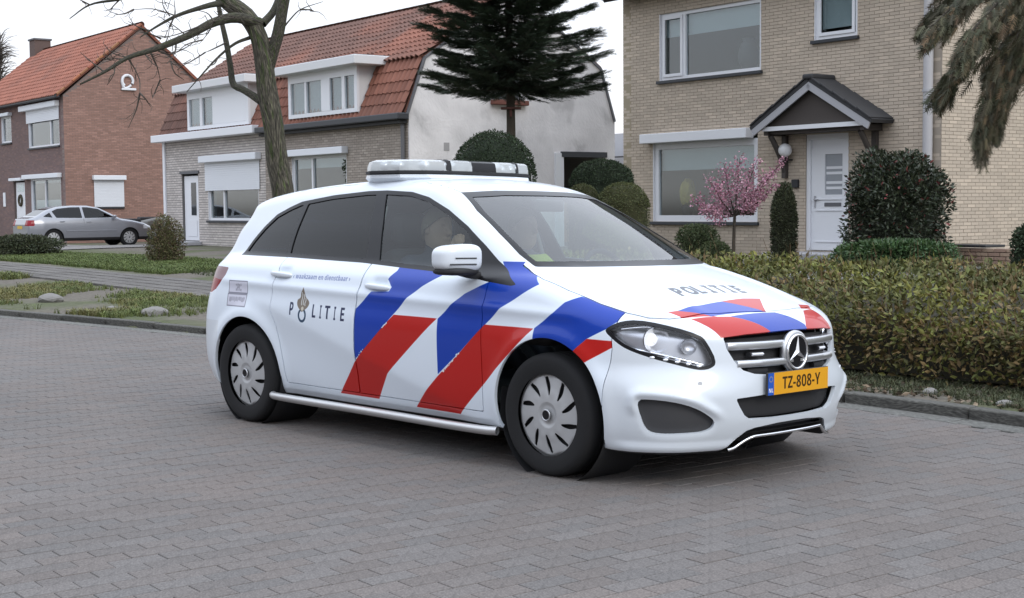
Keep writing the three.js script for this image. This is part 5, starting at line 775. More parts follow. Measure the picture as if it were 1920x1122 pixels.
const fgOpen = cut(shell, (x, y, z) => Math.max(dFG(diag(x, z), y), 0.4 - x, 0.3 - Math.abs(z)));
const SP = [[0.280, 0], [0.279, 0.12], [0.268, 0.28], [0.255, 0.335], [0.215, 0.385], [0.188, 0.415], [0.15, 0.43], [0.15, 0]];
const dSP = polyDist(mirrorYZ(SP)), spOpen = cut(shell, (x, y, z) => Math.max(dSP(y, z), 0.55 - x));
const TL = [[-2.951, 0.967], [-2.968, 0.915], [-3.017, 0.862], [-3.062, 0.823], [-3.13, 0.80], [-3.4, 0.79], [-3.4, 0.975], [-3.051, 0.972]];
const dTL = polyDist(TL), tlOpen = cut(shell, (x, y, z) => Math.max(dTL(x, y), 0.45 - Math.abs(z)));
const tlRed = cut(tlOpen, (x, y) => y - 0.885 + (x + 3.0) * 0.1);
// bonnet and nose panel
const BN = [[-0.5, 0], [-0.5, 0.70], [-0.27, 0.735], [-0.11, 0.792], [0.08, 0.806], [0.29, 0.792], [0.434, 0.757], [0.53, 0.71], [0.60, 0.64], [0.635, 0.577], [0.70, 0.36], [0.738, 0.15], [0.746, 0]];
const dBN = polyDist([...BN, ...BN.slice(1, -1).reverse().map(p => [p[0], -p[1]])]);
const bonnet = cut(shell, (x, y, z, nx, ny) => Math.max(dBN(x, z), 0.2 - ny, y - 1.06, -0.32 - x));
const nose = cut(shell, (x, y, z) => Math.max(0.60 - x, 0.705 - y + 0.02 * Math.abs(z), Math.abs(z) - 0.60));
bp('bonnet', geoOf(split(bonnet, (x, y, z) => Math.max(dBN(x, z) + 0.007, -2))[0], uvTop, 0.012), topMat); bp('nose_panel', geoOf(nose, uvTop, 0.012), topMat);
cut(shell, (x, y, z) => Math.max(Math.abs(Math.abs(z) - 0.535 - 0.05 * (x + 1.6) * (x + 1.6) * -0.3) - 0.004, 1.40 - y, x + 0.98, -2.95 - x));
// shut lines, then doors and wings
const fdF = [[-0.452, 0.98], [-0.455, 0.9], [-0.462, 0.8], [-0.465, 0.7], [-0.458, 0.55], [-0.456, 0.43], [-0.468, 0.265]], fdR = [[-1.50, 1.05], [-1.520, 0.9], [-1.540, 0.78], [-1.545, 0.6], [-1.545, 0.39], [-1.558, 0.265]];
const rdR = [[-2.384, 1.06], [-2.385, 0.95], [-2.40, 0.85], [-2.41, 0.72], [-2.36, 0.62], [-2.325, 0.5], [-2.305, 0.4], [-2.295, 0.265]];
const dFD = polyDist([...fdF, ...[...fdR].reverse(), [-1.50, 1.12], [-0.44, 1.0]]), dRD = polyDist([...fdR, ...[...rdR].reverse()]), dFB = polyDist([[0.43, 0.9], [0.405, 0.70], [0.41, 0.66], [0.405, 0.60], [0.39, 0.50], [0.37, 0.3], [0.36, 0.1], [1.2, 0.1], [1.2, 0.9]]);
const frontDoor = cut(shell, (x, y, z) => Math.max(dFD(x, y), 0.4 - Math.abs(z), y - 1.04));
const rearDoor = cut(shell, (x, y, z) => Math.max(dRD(x, y), 0.4 - Math.abs(z)));
const frontBumper = cut(shell, (x, y, z) => dFB(x, y));
const frontWing = cut(shell, (x, y, z) => Math.max(-0.455 - x, y - 1.03, 0.35 - Math.abs(z)));
const rearBumper = cut(shell, (x, y) => Math.max(x + 3.0, y - 0.62));
const shrink = (m, d, w) => split(m, (x, y) => d(x, y) + w)[0];
const lr = (n, m, uv, mats, lip = 0.012) => { const [r, l] = split(m, (x, y, z) => -z); return [bp(n, geoOf(r, uv, lip), mats[0]), bp(n, geoOf(l, uv, lip), mats[1])]; };
const fd = lr('front_door', shrink(frontDoor, dFD, 0.0055), uvSide, [sideNear, sideFar]), rd = lr('rear_door', shrink(rearDoor, dRD, 0.0055), uvSide, [sideNear, sideFar]);
lr('front_wing', frontWing, uvSide, [sideNear, sideFar], 0.02); bp('front_bumper', geoOf(shrink(frontBumper, dFB, 0.004), null, 0.02), C.paint); bp('rear_bumper', geoOf(rearBumper, null, 0.02), C.paint);
const [hull, upper] = split(shell, (x, y) => y - 1.06);
{ const [r, l] = split(hull, (x, y, z) => -z); bp('rear_wing', geoOf(r, uvSide, 0.012), sideNear); bp('rear_wing', geoOf(l, uvSide, 0.012), sideFar); }
bp('roof', geoOf(upper, null, 0.012), C.paint);
bp('underbody', geoOf(under), C.dull); bp('under_tray', rbox(-3.1, 0.55, 0.135, 0.20, -0.66, 0.66, 0.02, 2), C.dull);
// dark structure behind the shut lines
const inner = netMesh((x, y, z) => Math.max(carSDF(x, y, z) + 0.022, y - 0.97), (x, y, z) => carNormal(x, y, z), [-3.6, 0.12, 0], [0.95, 1.0, 0.95], 0.045);
for (const [cx, cy, R] of [FR, RE]) cut(inner, (x, y, z) => Math.max(Math.hypot(x - cx, y - cy) - R - 0.01, 0.5 - Math.abs(z)));
cut(inner, (x, y, z) => 0.66 - x); cut(inner, (x, y, z) => Math.max(dHL(diag(x, z), y) - 0.03, 0.25 - x)); cut(inner, (x, y, z) => Math.max(0.33 - x, y - 0.52)); cut(inner, (x, y, z) => 0.945 - y);
bp('inner_frame', geoOf(inner), C.dull);
const lining = netMesh((x, y, z) => carSDF(x, y, z) + 0.030, (x, y, z) => carNormal(x, y, z), [-3.5, 0.86, 0], [0.3, 1.6, 0.85], 0.04);
cut(lining, (x, y, z) => Math.max(dDLO(x, y) - 0.002, 0.3 - Math.abs(z))); cut(lining, (x, y, z) => Math.max(dWS(y, z) - 0.012, -1.3 - x)); cut(lining, (x, y, z) => Math.max(dRW(y, z) - 0.01, x + 2.7)); cut(lining, (x, y, z) => y - 0.93); cut(lining, (x, y, z, nx, ny) => Math.max(-0.12 - x));
bp('headliner', geoOf(lining), std([0.10, 0.10, 0.105], 0.95));
for (const [cx, cy, R] of [FR, RE]) for (const s of [1, -1]) {
  const g = new THREE.CylinderGeometry(R + 0.004, R + 0.004, 0.36, 40, 1, true, Math.PI * 0.42, Math.PI * 1.16); g.rotateX(Math.PI / 2); g.rotateZ(Math.PI); g.translate(cx, cy, s * 0.665);
  const d = new THREE.CircleGeometry(R + 0.004, 40, -0.25, Math.PI + 0.5); d.translate(cx, cy, s * 0.487); bp('wheel_arch_liner', merge([g, d]), C.dull);
}
// headlights
const surfX = (y, z, d = 0) => { let a = 0.2, b = 1.1; for (let i = 0; i < 40; i++) { const m = (a + b) / 2; carSDF(m, y, z) + d < 0 ? a = m : b = m; } return a; };
for (const s of [1, -1]) {
  const half = split(hlOpen, (x, y, z) => -z * s)[0];
  const h = bp('headlight', geoOf(shifted(split(half, (x, y, z) => dHL(diag(x, z), y) + 0.017)[0], -0.002)), C.lens);
  bp('headlight_surround', geoOf(split(half, (x, y, z) => dHL(diag(x, z), y) + 0.017)[1], null, 0.03), C.black, h);
  bp('housing', geoOf(shifted(half, -0.055)), C.silver, h);
  const at = (y, z, d) => [surfX(y, z, d), y, z * s];
  const bowl = (y, z, r, d, mat, nm) => { const g = new THREE.SphereGeometry(r, 28, 14, 0, 2 * Math.PI, Math.PI * 0.52, Math.PI * 0.48); g.rotateX(Math.PI / 2); g.scale(1, 0.86, 0.8); g.rotateY(Math.PI / 2 - s * 0.25); const p = at(y, z, d); g.translate(...p); bp(nm, g, mat, h); };
  bowl(0.705, 0.715, 0.074, 0.016, C.chrome, 'reflector'); bowl(0.672, 0.60, 0.046, 0.018, C.silver, 'reflector');
  { const g = new THREE.SphereGeometry(0.034, 20, 12); const p = at(0.705, 0.712, 0.045); g.translate(...p); bp('projector_lens', g, phys([0.9, 0.93, 1], 0.05, { clearcoat: 1, emissive: new THREE.Color(1, 0.98, 0.94), emissiveIntensity: 0.5 }), h); }
  // light strip along the lower edge
  const strip = []; for (let i = 0; i < 7; i++) { const t = i / 6, z = 0.79 - 0.235 * t, y = 0.660 - 0.075 * t; strip.push(at(y, z, 0.014)); }
  bp('light_strip', tube(strip, 0.0075, 20, 8), C.chrome, h);
  for (let i = 0; i < 5; i++) { const t = i / 4, z = 0.735 - 0.165 * t, y = 0.622 - 0.042 * t, p = at(y, z, 0.014), g = new THREE.SphereGeometry(0.016, 12, 8); g.scale(1.1, 0.62, 1.3); g.translate(...p); bp('reflector_segment', g, C.chrome, h); }
  const brow = []; for (let i = 0; i < 8; i++) { const t = i / 7, z = 0.80 - 0.24 * t, y = 0.752 + 0.022 * Math.sin(t * 3) - 0.05 * t * t; brow.push(at(y, z, 0.016)); }
  bp('chrome_brow', tube(brow, 0.0045, 20, 6), C.chrome, h);
  const tr = split(tlOpen, (x, y, z) => -z * s)[0], tR = split(tlRed, (x, y, z) => -z * s)[0], tl = bp('tail_light', geoOf(tR, null, 0.015), C.redlens); bp('upper_lens', geoOf(tr, null, 0.015), C.smokelens, tl);
  const fh = split(fgOpen, (x, y, z) => -z * s)[0]; bp('lower_air_vent', geoOf(shifted(fh, -0.022)), C.trimgrey);
}
// grille
bp('radiator_panel', rbox(0.50, 0.66, 0.25, 0.76, -0.52, 0.52, 0.02, 2), C.dull); bp('grille_back', geoOf(shifted(grOpen, -0.05)), C.dull); bp('lower_intake', geoOf(shifted(inOpen, -0.04)), C.dull); bp('splitter', geoOf(shifted(spOpen, -0.012)), C.black);
function bar(y0, y1, z0, z1, out, depth, n = 24) {   // bar across the nose following its curve
  const pos = [], idx = [];
  for (let i = 0; i <= n; i++) { const z = z0 + (z1 - z0) * i / n, ym = (y0 + y1) / 2, xs = surfX(ym, z, -out); const ring = [[xs - depth, y0], [xs - 0.006, y0], [xs, y0 + 0.006], [xs + 0.002, ym], [xs, y1 - 0.006], [xs - 0.006, y1], [xs - depth, y1]]; ring.forEach(p => pos.push(p[0], p[1], z)); }
  const k = 7; for (let i = 0; i < n; i++) for (let j = 0; j < k; j++) { const a = i * k + j, b = i * k + (j + 1) % k, c = a + k, d = b + k; idx.push(a, c, b, b, c, d); }
  for (const o of [0, n * k]) for (let j = 1; j < k - 1; j++) o ? idx.push(o, o + j + 1, o + j) : idx.push(o, o + j, o + j + 1);
  const g = new THREE.BufferGeometry(); g.setAttribute('position', new THREE.Float32BufferAttribute(pos, 3)); g.setIndex(idx); return toCreasedNormals(g, 0.6);
}
for (const s of [1, -1]) { bp('grille_bar', bar(0.653, 0.690, s * 0.03, s * 0.447, 0.004, 0.05), C.silver); bp('grille_bar', bar(0.568, 0.602, s * 0.03, s * 0.405, 0.006, 0.05), C.silver); const f = bp('flash_light', bar(0.617, 0.640, s * 0.235, s * 0.320, -0.006, 0.03, 8), C.dull); bp('flash_lens', bar(0.621, 0.636, s * 0.242, s * 0.313, 0.0, 0.01, 8), std([0.75, 0.76, 0.8], 0.2), f); bp('grille_side_rim', bar(0.53, 0.56, s * 0.20, s * 0.33, -0.02, 0.03, 10), C.dull); }
{
  const X = surfX(0.627, 0) + 0.004, cy = 0.627;
  const hs = new THREE.LatheGeometry([[0.001, -0.03], [0.10, -0.03], [0.108, -0.012], [0.106, 0.0], [0.096, 0.006], [0.090, 0.002], [0.001, 0.0]].map(p => new THREE.Vector2(...p)), 48); hs.rotateZ(-Math.PI / 2); hs.translate(X, cy, 0);
  const b = bp('star_badge', hs, C.silver);
  const dk = new THREE.CylinderGeometry(0.082, 0.082, 0.006, 40); dk.rotateZ(-Math.PI / 2); dk.translate(X + 0.003, cy, 0); bp('badge_back', dk, C.black, b);
  const ring = new THREE.TorusGeometry(0.084, 0.0075, 12, 48); ring.rotateY(Math.PI / 2); ring.translate(X + 0.008, cy, 0); bp('badge_ring', ring, C.chrome, b);
  const pos = [], idx = [], R = 0.082, r = 0.0165;   // three points with a ridge
  pos.push(0.016, 0, 0); for (let i = 0; i < 6; i++) { const a = Math.PI / 2 + i * Math.PI / 3, q = i % 2 ? r : R; pos.push(i % 2 ? 0.004 : 0.008, Math.sin(a) * q, Math.cos(a) * q); }
  for (let i = 0; i < 6; i++) idx.push(0, 1 + (i + 1) % 6, 1 + i);
  const sg = new THREE.BufferGeometry(); sg.setAttribute('position', new THREE.Float32BufferAttribute(pos, 3)); sg.setIndex(idx); const s2 = sg.toNonIndexed(); s2.computeVertexNormals(); s2.translate(X + 0.004, cy, 0); bp('star', s2, C.chrome, b);
}
// chrome edge under the splitter
{ const P = []; for (let i = 0; i <= 24; i++) { const z = -0.43 + 0.86 * i / 24, a = Math.abs(z), y = 0.226 - 0.060 * smooth(0.27, 0.43, a); P.push([surfX(y + 0.03, z) + 0.004, y, z]); } bp('splitter_trim', tube(P, 0.008, 60, 8), C.chrome); }
for (const s of [1, -1]) { const p = [surfX(0.50, s * 0.60), 0.50, s * 0.60], g = new THREE.CylinderGeometry(0.011, 0.011, 0.006, 16); g.rotateZ(-Math.PI / 2); g.rotateY(-s * 0.6); g.translate(...p); bp('parking_sensor', g, std([0.6, 0.61, 0.63], 0.5)); }
// number plate
{
  const pl = bp('number_plate', rbox(0.897, 0.909, 0.425, 0.539, -0.262, 0.262, 0.004), std([0.03, 0.03, 0.03], 0.5));
  const face = canvasTex(1024, 216, (g, w, h) => {
    g.fillStyle = '#e0a021'; g.fillRect(0, 0, w, h); g.fillStyle = '#2556b4'; g.fillRect(0, 0, 96, h); g.fillStyle = '#e8e8f0'; g.font = 'bold 58px sans-serif'; g.textAlign = 'center'; g.fillText('NL', 48, 190);
    g.fillStyle = '#d8b93a'; for (let i = 0; i < 12; i++) { const a = i * Math.PI / 6; g.beginPath(); g.arc(48 + 26 * Math.cos(a), 60 + 26 * Math.sin(a), 4, 0, 7); g.fill(); }
    g.fillStyle = '#3a2508'; g.font = 'bold 168px sans-serif'; g.save(); g.translate(560, 168); g.scale(0.98, 1); g.fillText('TZ-808-Y', 0, 0, 820); g.restore();
  });
  const f = new THREE.PlaneGeometry(0.516, 0.108); f.rotateY(Math.PI / 2); f.translate(0.9105, 0.482, 0); bp('plate_face', f, new THREE.MeshStandardMaterial({ map: face, roughness: 0.35 }), pl);
  const q = bp('rear_number_plate', rbox(-3.535, -3.515, 0.64, 0.75, -0.26, 0.26, 0.004), std([0.7, 0.42, 0.03], 0.4)); void q;
}
// mirrors
function superEllipsoid(rx, ry, rz, e1, e2, seg = 28) { const g = new THREE.SphereGeometry(1, seg, seg * 0.7), p = g.attributes.position; for (let i = 0; i < p.count; i++) { const v = [p.getX(i), p.getY(i), p.getZ(i)], sp = (a, e) => Math.sign(a) * Math.pow(Math.abs(a), e); p.setXYZ(i, sp(v[0], e1) * rx, sp(v[1], e2) * ry, sp(v[2], e1) * rz); } g.computeVertexNormals(); return g; }
for (const s of [1]) {
  const g = superEllipsoid(0.085, 0.072, 0.122, 0.55, 0.55), p = g.attributes.position;
  for (let i = 0; i < p.count; i++) { const z = p.getZ(i), x = p.getX(i); p.setX(i, x - 0.26 * (z + 0.118) - (x < 0 ? x * 0.55 : 0)); p.setY(i, p.getY(i) * (1 - 0.10 * (z / 0.118)) - (z > 0 ? 0.02 * z : 0)); }
  g.computeVertexNormals(); g.translate(-0.56, 1.078, 0.962); if (s < 0) { g.scale(1, 1, -1); g.index.array.reverse(); }
  const m = bp('door_mirror', g, C.paint);
  const mk = (geo) => { if (s < 0) { geo.scale(1, 1, -1); const ix = geo.index?.array; if (ix) for (let i = 0; i < ix.length; i += 3) [ix[i], ix[i + 1]] = [ix[i + 1], ix[i]]; } return geo; };
  const f = superEllipsoid(0.10, 0.022, 0.115, 0.6, 0.7); f.rotateY(0.2); f.translate(-0.595, 1.008, 0.952); bp('mirror_foot', mk(f), C.dull, m);
  bp('mirror_arm', mk(tube([[-0.56, 0.985, 0.82], [-0.56, 0.99, 0.88], [-0.58, 1.005, 0.94]], 0.022, 8, 8)), C.dull, m);
  for (const [dy, L] of [[0.010, 0.12], [-0.022, 0.15]]) { const q = []; for (let i = 0; i < 6; i++) { const t = i / 5; q.push([-0.475 - 0.05 * t - 0.012 * t * t, 1.068 + dy, 0.90 + L * t]); } const fx = q.map(v => { v[0] = -0.475 - 0.26 * (v[2] - 0.962 + 0.118) - 0.0 ; return v; }); bp('mirror_slot', mk(tube(fx, 0.0038, 10, 6)), C.trimgrey, m); }
}
// handles
fd.concat(rd).forEach((door, i) => {
  const s = i % 2 ? -1 : 1, [hx, hy] = i < 2 ? [-1.362, 0.896] : [-2.328, 0.940];
  const g = superEllipsoid(0.118, 0.017, 0.017, 0.75, 0.8), p = g.attributes.position; for (let k = 0; k < p.count; k++) p.setZ(k, p.getZ(k) - 0.9 * p.getX(k) ** 2);
  g.computeVertexNormals(); let z = 0.9; for (let k = 0; k < 40; k++) z -= carSDF(hx + 0.1, hy, z); g.rotateZ(-0.05); g.translate(hx, hy, z + 0.012); if (s < 0) { g.scale(1, 1, -1); const ix = g.index.array; for (let k = 0; k < ix.length; k += 3) [ix[k], ix[k + 1]] = [ix[k + 1], ix[k]]; }
  bp('door_handle', g, C.paint, door);
});
for (const s of [1, -1]) { bp('side_step', tube([[-2.40, 0.184, s * 0.865], [-2.36, 0.184, s * 0.885], [-1.4, 0.180, s * 0.892], [-0.44, 0.176, s * 0.885], [-0.37, 0.176, s * 0.86]], 0.024, 40, 12), C.alu); }
// blue-light bar
{
  const ring = (o, y) => [[-1.40 + o, 0], [-1.405 + o, 0.27], [-1.455 + o * 0.9, 0.43], [-1.56 + o * 0.4, 0.535 + o], [-1.78 - o * 0.3, 0.575 + o], [-1.87 - o, 0.53 + o * 0.6], [-1.88 - o, 0]].map(p => [p[0], y, p[1]]);
  const loft = (levels, za = -1, zb = 1, capTop = true) => {   // levels of half rings mirrored to whole outlines, clipped to za..zb of z
    const full = levels.map(L => [...L, ...L.slice(1, -1).reverse().map(p => [p[0], p[1], -p[2]])]), dense = full.map(r => { const o = []; r.forEach((p, i) => { const q = r[(i + 1) % r.length]; for (let t = 0; t < 8; t++) o.push(p.map((v, k) => v + (q[k] - v) * t / 8)); }); return o; });
    const n = dense[0].length, pos = [], idx = []; dense.forEach(r => r.forEach(p => pos.push(...p)));
    for (let l = 0; l + 1 < dense.length; l++) for (let i = 0; i < n; i++) { const a = l * n + i, b = l * n + (i + 1) % n; idx.push(a, b, a + n, b, b + n, a + n); }
    if (capTop) { const t = dense.length - 1, c = pos.length / 3; pos.push(-1.64, dense[t][0][1], 0); for (let i = 0; i < n; i++) idx.push(t * n + i, t * n + (i + 1) % n, c); }
    const m = { pos, nor: new Array(pos.length).fill(0), tri: idx };
    let q = za > -1 ? split(m, (x, y, z) => za - z)[0] : m; q = zb < 1 ? split(q, (x, y, z) => z - zb)[0] : q;
    const g = new THREE.BufferGeometry(); g.setAttribute('position', new THREE.Float32BufferAttribute(q.pos, 3)); g.setIndex(q.tri); return toCreasedNormals(g, 0.5);
  };
  const lb = bp('light_bar', loft([[0.03, 1.47, 0.80], [0.035, 1.505, 0.88], [0.03, 1.53, 0.955], [0.012, 1.549, 0.985], [0.0, 1.553, 0.98]].map(([o, y, k]) => ring(o, y).map(p => [p[0], p[1], p[2] * k]))), C.paint);
  bp('bar_base', loft([ring(-0.01, 1.552), ring(0.012, 1.556), ring(0.012, 1.570), ring(-0.005, 1.574)]), C.dull, lb);
  const dome = [ring(0.004, 1.574), ring(0.002, 1.60), ring(-0.008, 1.628), ring(-0.04, 1.639)];
  for (const [a, b, mat, n] of [[-1, -0.30, C.frost, 'clear_dome'], [-0.30, -0.27, C.dull, 'dome_strap'], [-0.27, -0.10, C.frost, 'clear_dome'], [-0.10, 0.10, C.black, 'centre_panel'], [0.10, 0.27, C.frost, 'clear_dome'], [0.27, 0.30, C.dull, 'dome_strap'], [0.30, 1, C.frost, 'clear_dome']]) {
    const k = n === 'dome_strap' ? 0.006 : 0; bp(n, loft(k ? dome.map((r, i) => ring([0.004, 0.002, -0.008, -0.04][i] + k, r[0][1] + (i ? k * 0.6 : 0))) : dome, a, b), mat, lb);
  }
  for (const s of [1, -1]) for (const [x, z, w] of [[-1.50, 0.19, 0.07], [-1.52, 0.38, 0.05], [-1.66, 0.47, 0.06], [-1.76, 0.49, 0.04]]) { const g = new THREE.SphereGeometry(0.03, 16, 10, 0, 7, 0, 1.6); g.scale(1, 0.9, w / 0.04); g.rotateZ(-Math.PI / 2 + 0.2); if (z > 0.3) g.rotateY(-s * 0.8); g.translate(x, 1.606, s * z); bp('flash_reflector', g, C.chrome, lb); }
}
// wheels
function tyreGeo() { return new THREE.LatheGeometry([[0.208, -0.092], [0.235, -0.100], [0.275, -0.1025], [0.298, -0.096], [0.309, -0.080], [0.313, -0.055], [0.313, -0.024], [0.308, -0.022], [0.308, -0.017], [0.313, -0.015], [0.3135, 0.015], [0.308, 0.017], [0.308, 0.022], [0.313, 0.024], [0.313, 0.055], [0.309, 0.080], [0.298, 0.096], [0.275, 0.1025], [0.235, 0.100], [0.208, 0.092]].map(p => new THREE.Vector2(...p)), 72); }
function coverGeo() {   // pressed wheel cover with ten slots
  const prof = (r) => 0.014 * (1 - (r / 0.22) ** 2) - 0.012 * smooth(0.195, 0.222, r) - 0.008 * smooth(0.07, 0.045, r) - 0.004 * smooth(0.10, 0.15, r), pos = [], nor = [], tri = [], NR = 40, NT = 240;
  for (let i = 0; i <= NR; i++) for (let j = 0; j < NT; j++) { const r = 0.006 + 0.214 * i / NR, a = j / NT * 2 * Math.PI, k = (a / (2 * Math.PI) * 10 + 0.5) % 1 - 0.5, e = 0.0006, rib = (q) => prof(q) + 0.0035 * Math.cos(k * 2 * Math.PI) * smooth(0.08, 0.13, q) * (1 - smooth(0.19, 0.205, q)), sl = (rib(r + e) - rib(r - e)) / (2 * e), l = Math.hypot(sl, 1); pos.push(Math.cos(a) * r, Math.sin(a) * r, rib(r)); nor.push(-sl * Math.cos(a) / l, -sl * Math.sin(a) / l, 1 / l); }
  for (let i = 0; i < NR; i++) for (let j = 0; j < NT; j++) { const a = i * NT + j, b = i * NT + (j + 1) % NT; tri.push(a, a + NT, b, b, a + NT, b + NT); }
  const m = { pos, nor, tri };
  cut(m, (x, y) => { const r = Math.hypot(x, y), t = clamp((r - 0.102) / 0.092, 0, 1), a = Math.atan2(y, x) - 0.20 * t + 0.10 + Math.PI / 2, k = ((a / (2 * Math.PI) * 10) % 1 + 1.5) % 1 - 0.5; return Math.max(Math.abs(k) * 2 * Math.PI / 10 * r - (0.0045 + 0.0095 * Math.sin(Math.min(1, t * 1.15) * 2.4)), 0.102 - r, r - 0.194); });
  return geoOf(m, null, 0.005);
}
const tyreG = tyreGeo().rotateX(Math.PI / 2), coverG = coverGeo(), backG = new THREE.CylinderGeometry(0.212, 0.212, 0.01, 40).rotateX(Math.PI / 2), hubG = new THREE.CylinderGeometry(0.024, 0.026, 0.012, 24).rotateX(Math.PI / 2), hubRing = new THREE.TorusGeometry(0.027, 0.004, 8, 32);
function wheelAt(x, z, parent, spin) {
  const s = Math.sign(z), w = part('wheel', tyreG, C.rubber, parent); w.position.set(x, 0.313, z); w.rotation.set(0, s < 0 ? Math.PI : 0, spin);
  const b = part('brake_disc', backG, C.dull, w); b.position.z = 0.045;
  const c = part('wheel_cover', coverG, C.cap, w); c.position.z = 0.078;
  const h = part('hub_cap', hubG, C.black, w); h.position.z = 0.096; const hr = part('hub_ring', hubRing, C.silver, w); hr.position.z = 0.100;
  return w;
}
wheelAt(0, 0.776, car, 0.0); wheelAt(0, -0.776, car, 0.4); wheelAt(-2.699, 0.776, car, 0.02); wheelAt(-2.699, -0.776, car, 0.9);
// cabin
bp('dashboard', (() => { const P = []; for (let i = 0; i <= 10; i++) { const z = -0.68 + 0.136 * i; P.push(z); } const g = rbox(-0.62, -0.16, 0.62, 0.99, -0.70, 0.70, 0.05, 3); return g; })(), C.trimgrey);
const seatGeo = () => merge([rbox(-1.45, -0.95, 0.40, 0.58, -0.25, 0.25, 0.06, 3), rbox(-0.07, 0.09, 0, 0.62, -0.24, 0.24, 0.055, 3).rotateZ(0.28).translate(-1.46, 0.50, 0), rbox(-0.05, 0.06, 0, 0.2, -0.13, 0.13, 0.045, 3).rotateZ(0.2).translate(-1.665, 1.12, 0)]);
for (const s of [1, -1]) bp('front_seat', seatGeo().translate(0, 0, s * 0.36), C.seat);
bp('rear_bench', merge([rbox(-2.45, -1.98, 0.42, 0.58, -0.62, 0.62, 0.05, 3), rbox(-0.08, 0.09, 0, 0.62, -0.62, 0.62, 0.05, 3).rotateZ(0.3).translate(-2.42, 0.52, 0)]), C.seat);
bp('parcel_shelf', rbox(-3.15, -2.62, 0.96, 1.0, -0.60, 0.60, 0.015), C.seat);
bp('cabin_floor', box(-3.2, 0.1, 0.27, 0.30, -0.72, 0.72), C.dull);
{ const g = new THREE.TorusGeometry(0.185, 0.016, 10, 36); g.rotateY(Math.PI / 2); g.rotateZ(0.42); g.translate(-0.70, 0.93, -0.36); const w = bp('steering_wheel', g, C.dull); bp('steering_hub', merge([rbox(-0.02, 0.03, -0.06, 0.06, -0.07, 0.07, 0.015).rotateZ(0.42).translate(-0.695, 0.93, -0.36), box(-0.01, 0.01, -0.02, 0.02, -0.17, 0.17).rotateZ(0.42).translate(-0.695, 0.93, -0.36)]), C.dull, w); }
bp('interior_mirror', rbox(-0.86, -0.83, 1.33, 1.40, -0.12, 0.12, 0.015), C.dull);
for (const s of [1, -1]) { const q = [[-1.63, 1.36, s * 0.585], [-1.60, 1.2, s * 0.655], [-1.57, 1.02, s * 0.70]]; bp('seat_belt', tube(q, 0.016, 10, 6), std([0.35, 0.36, 0.36], 0.8)); }
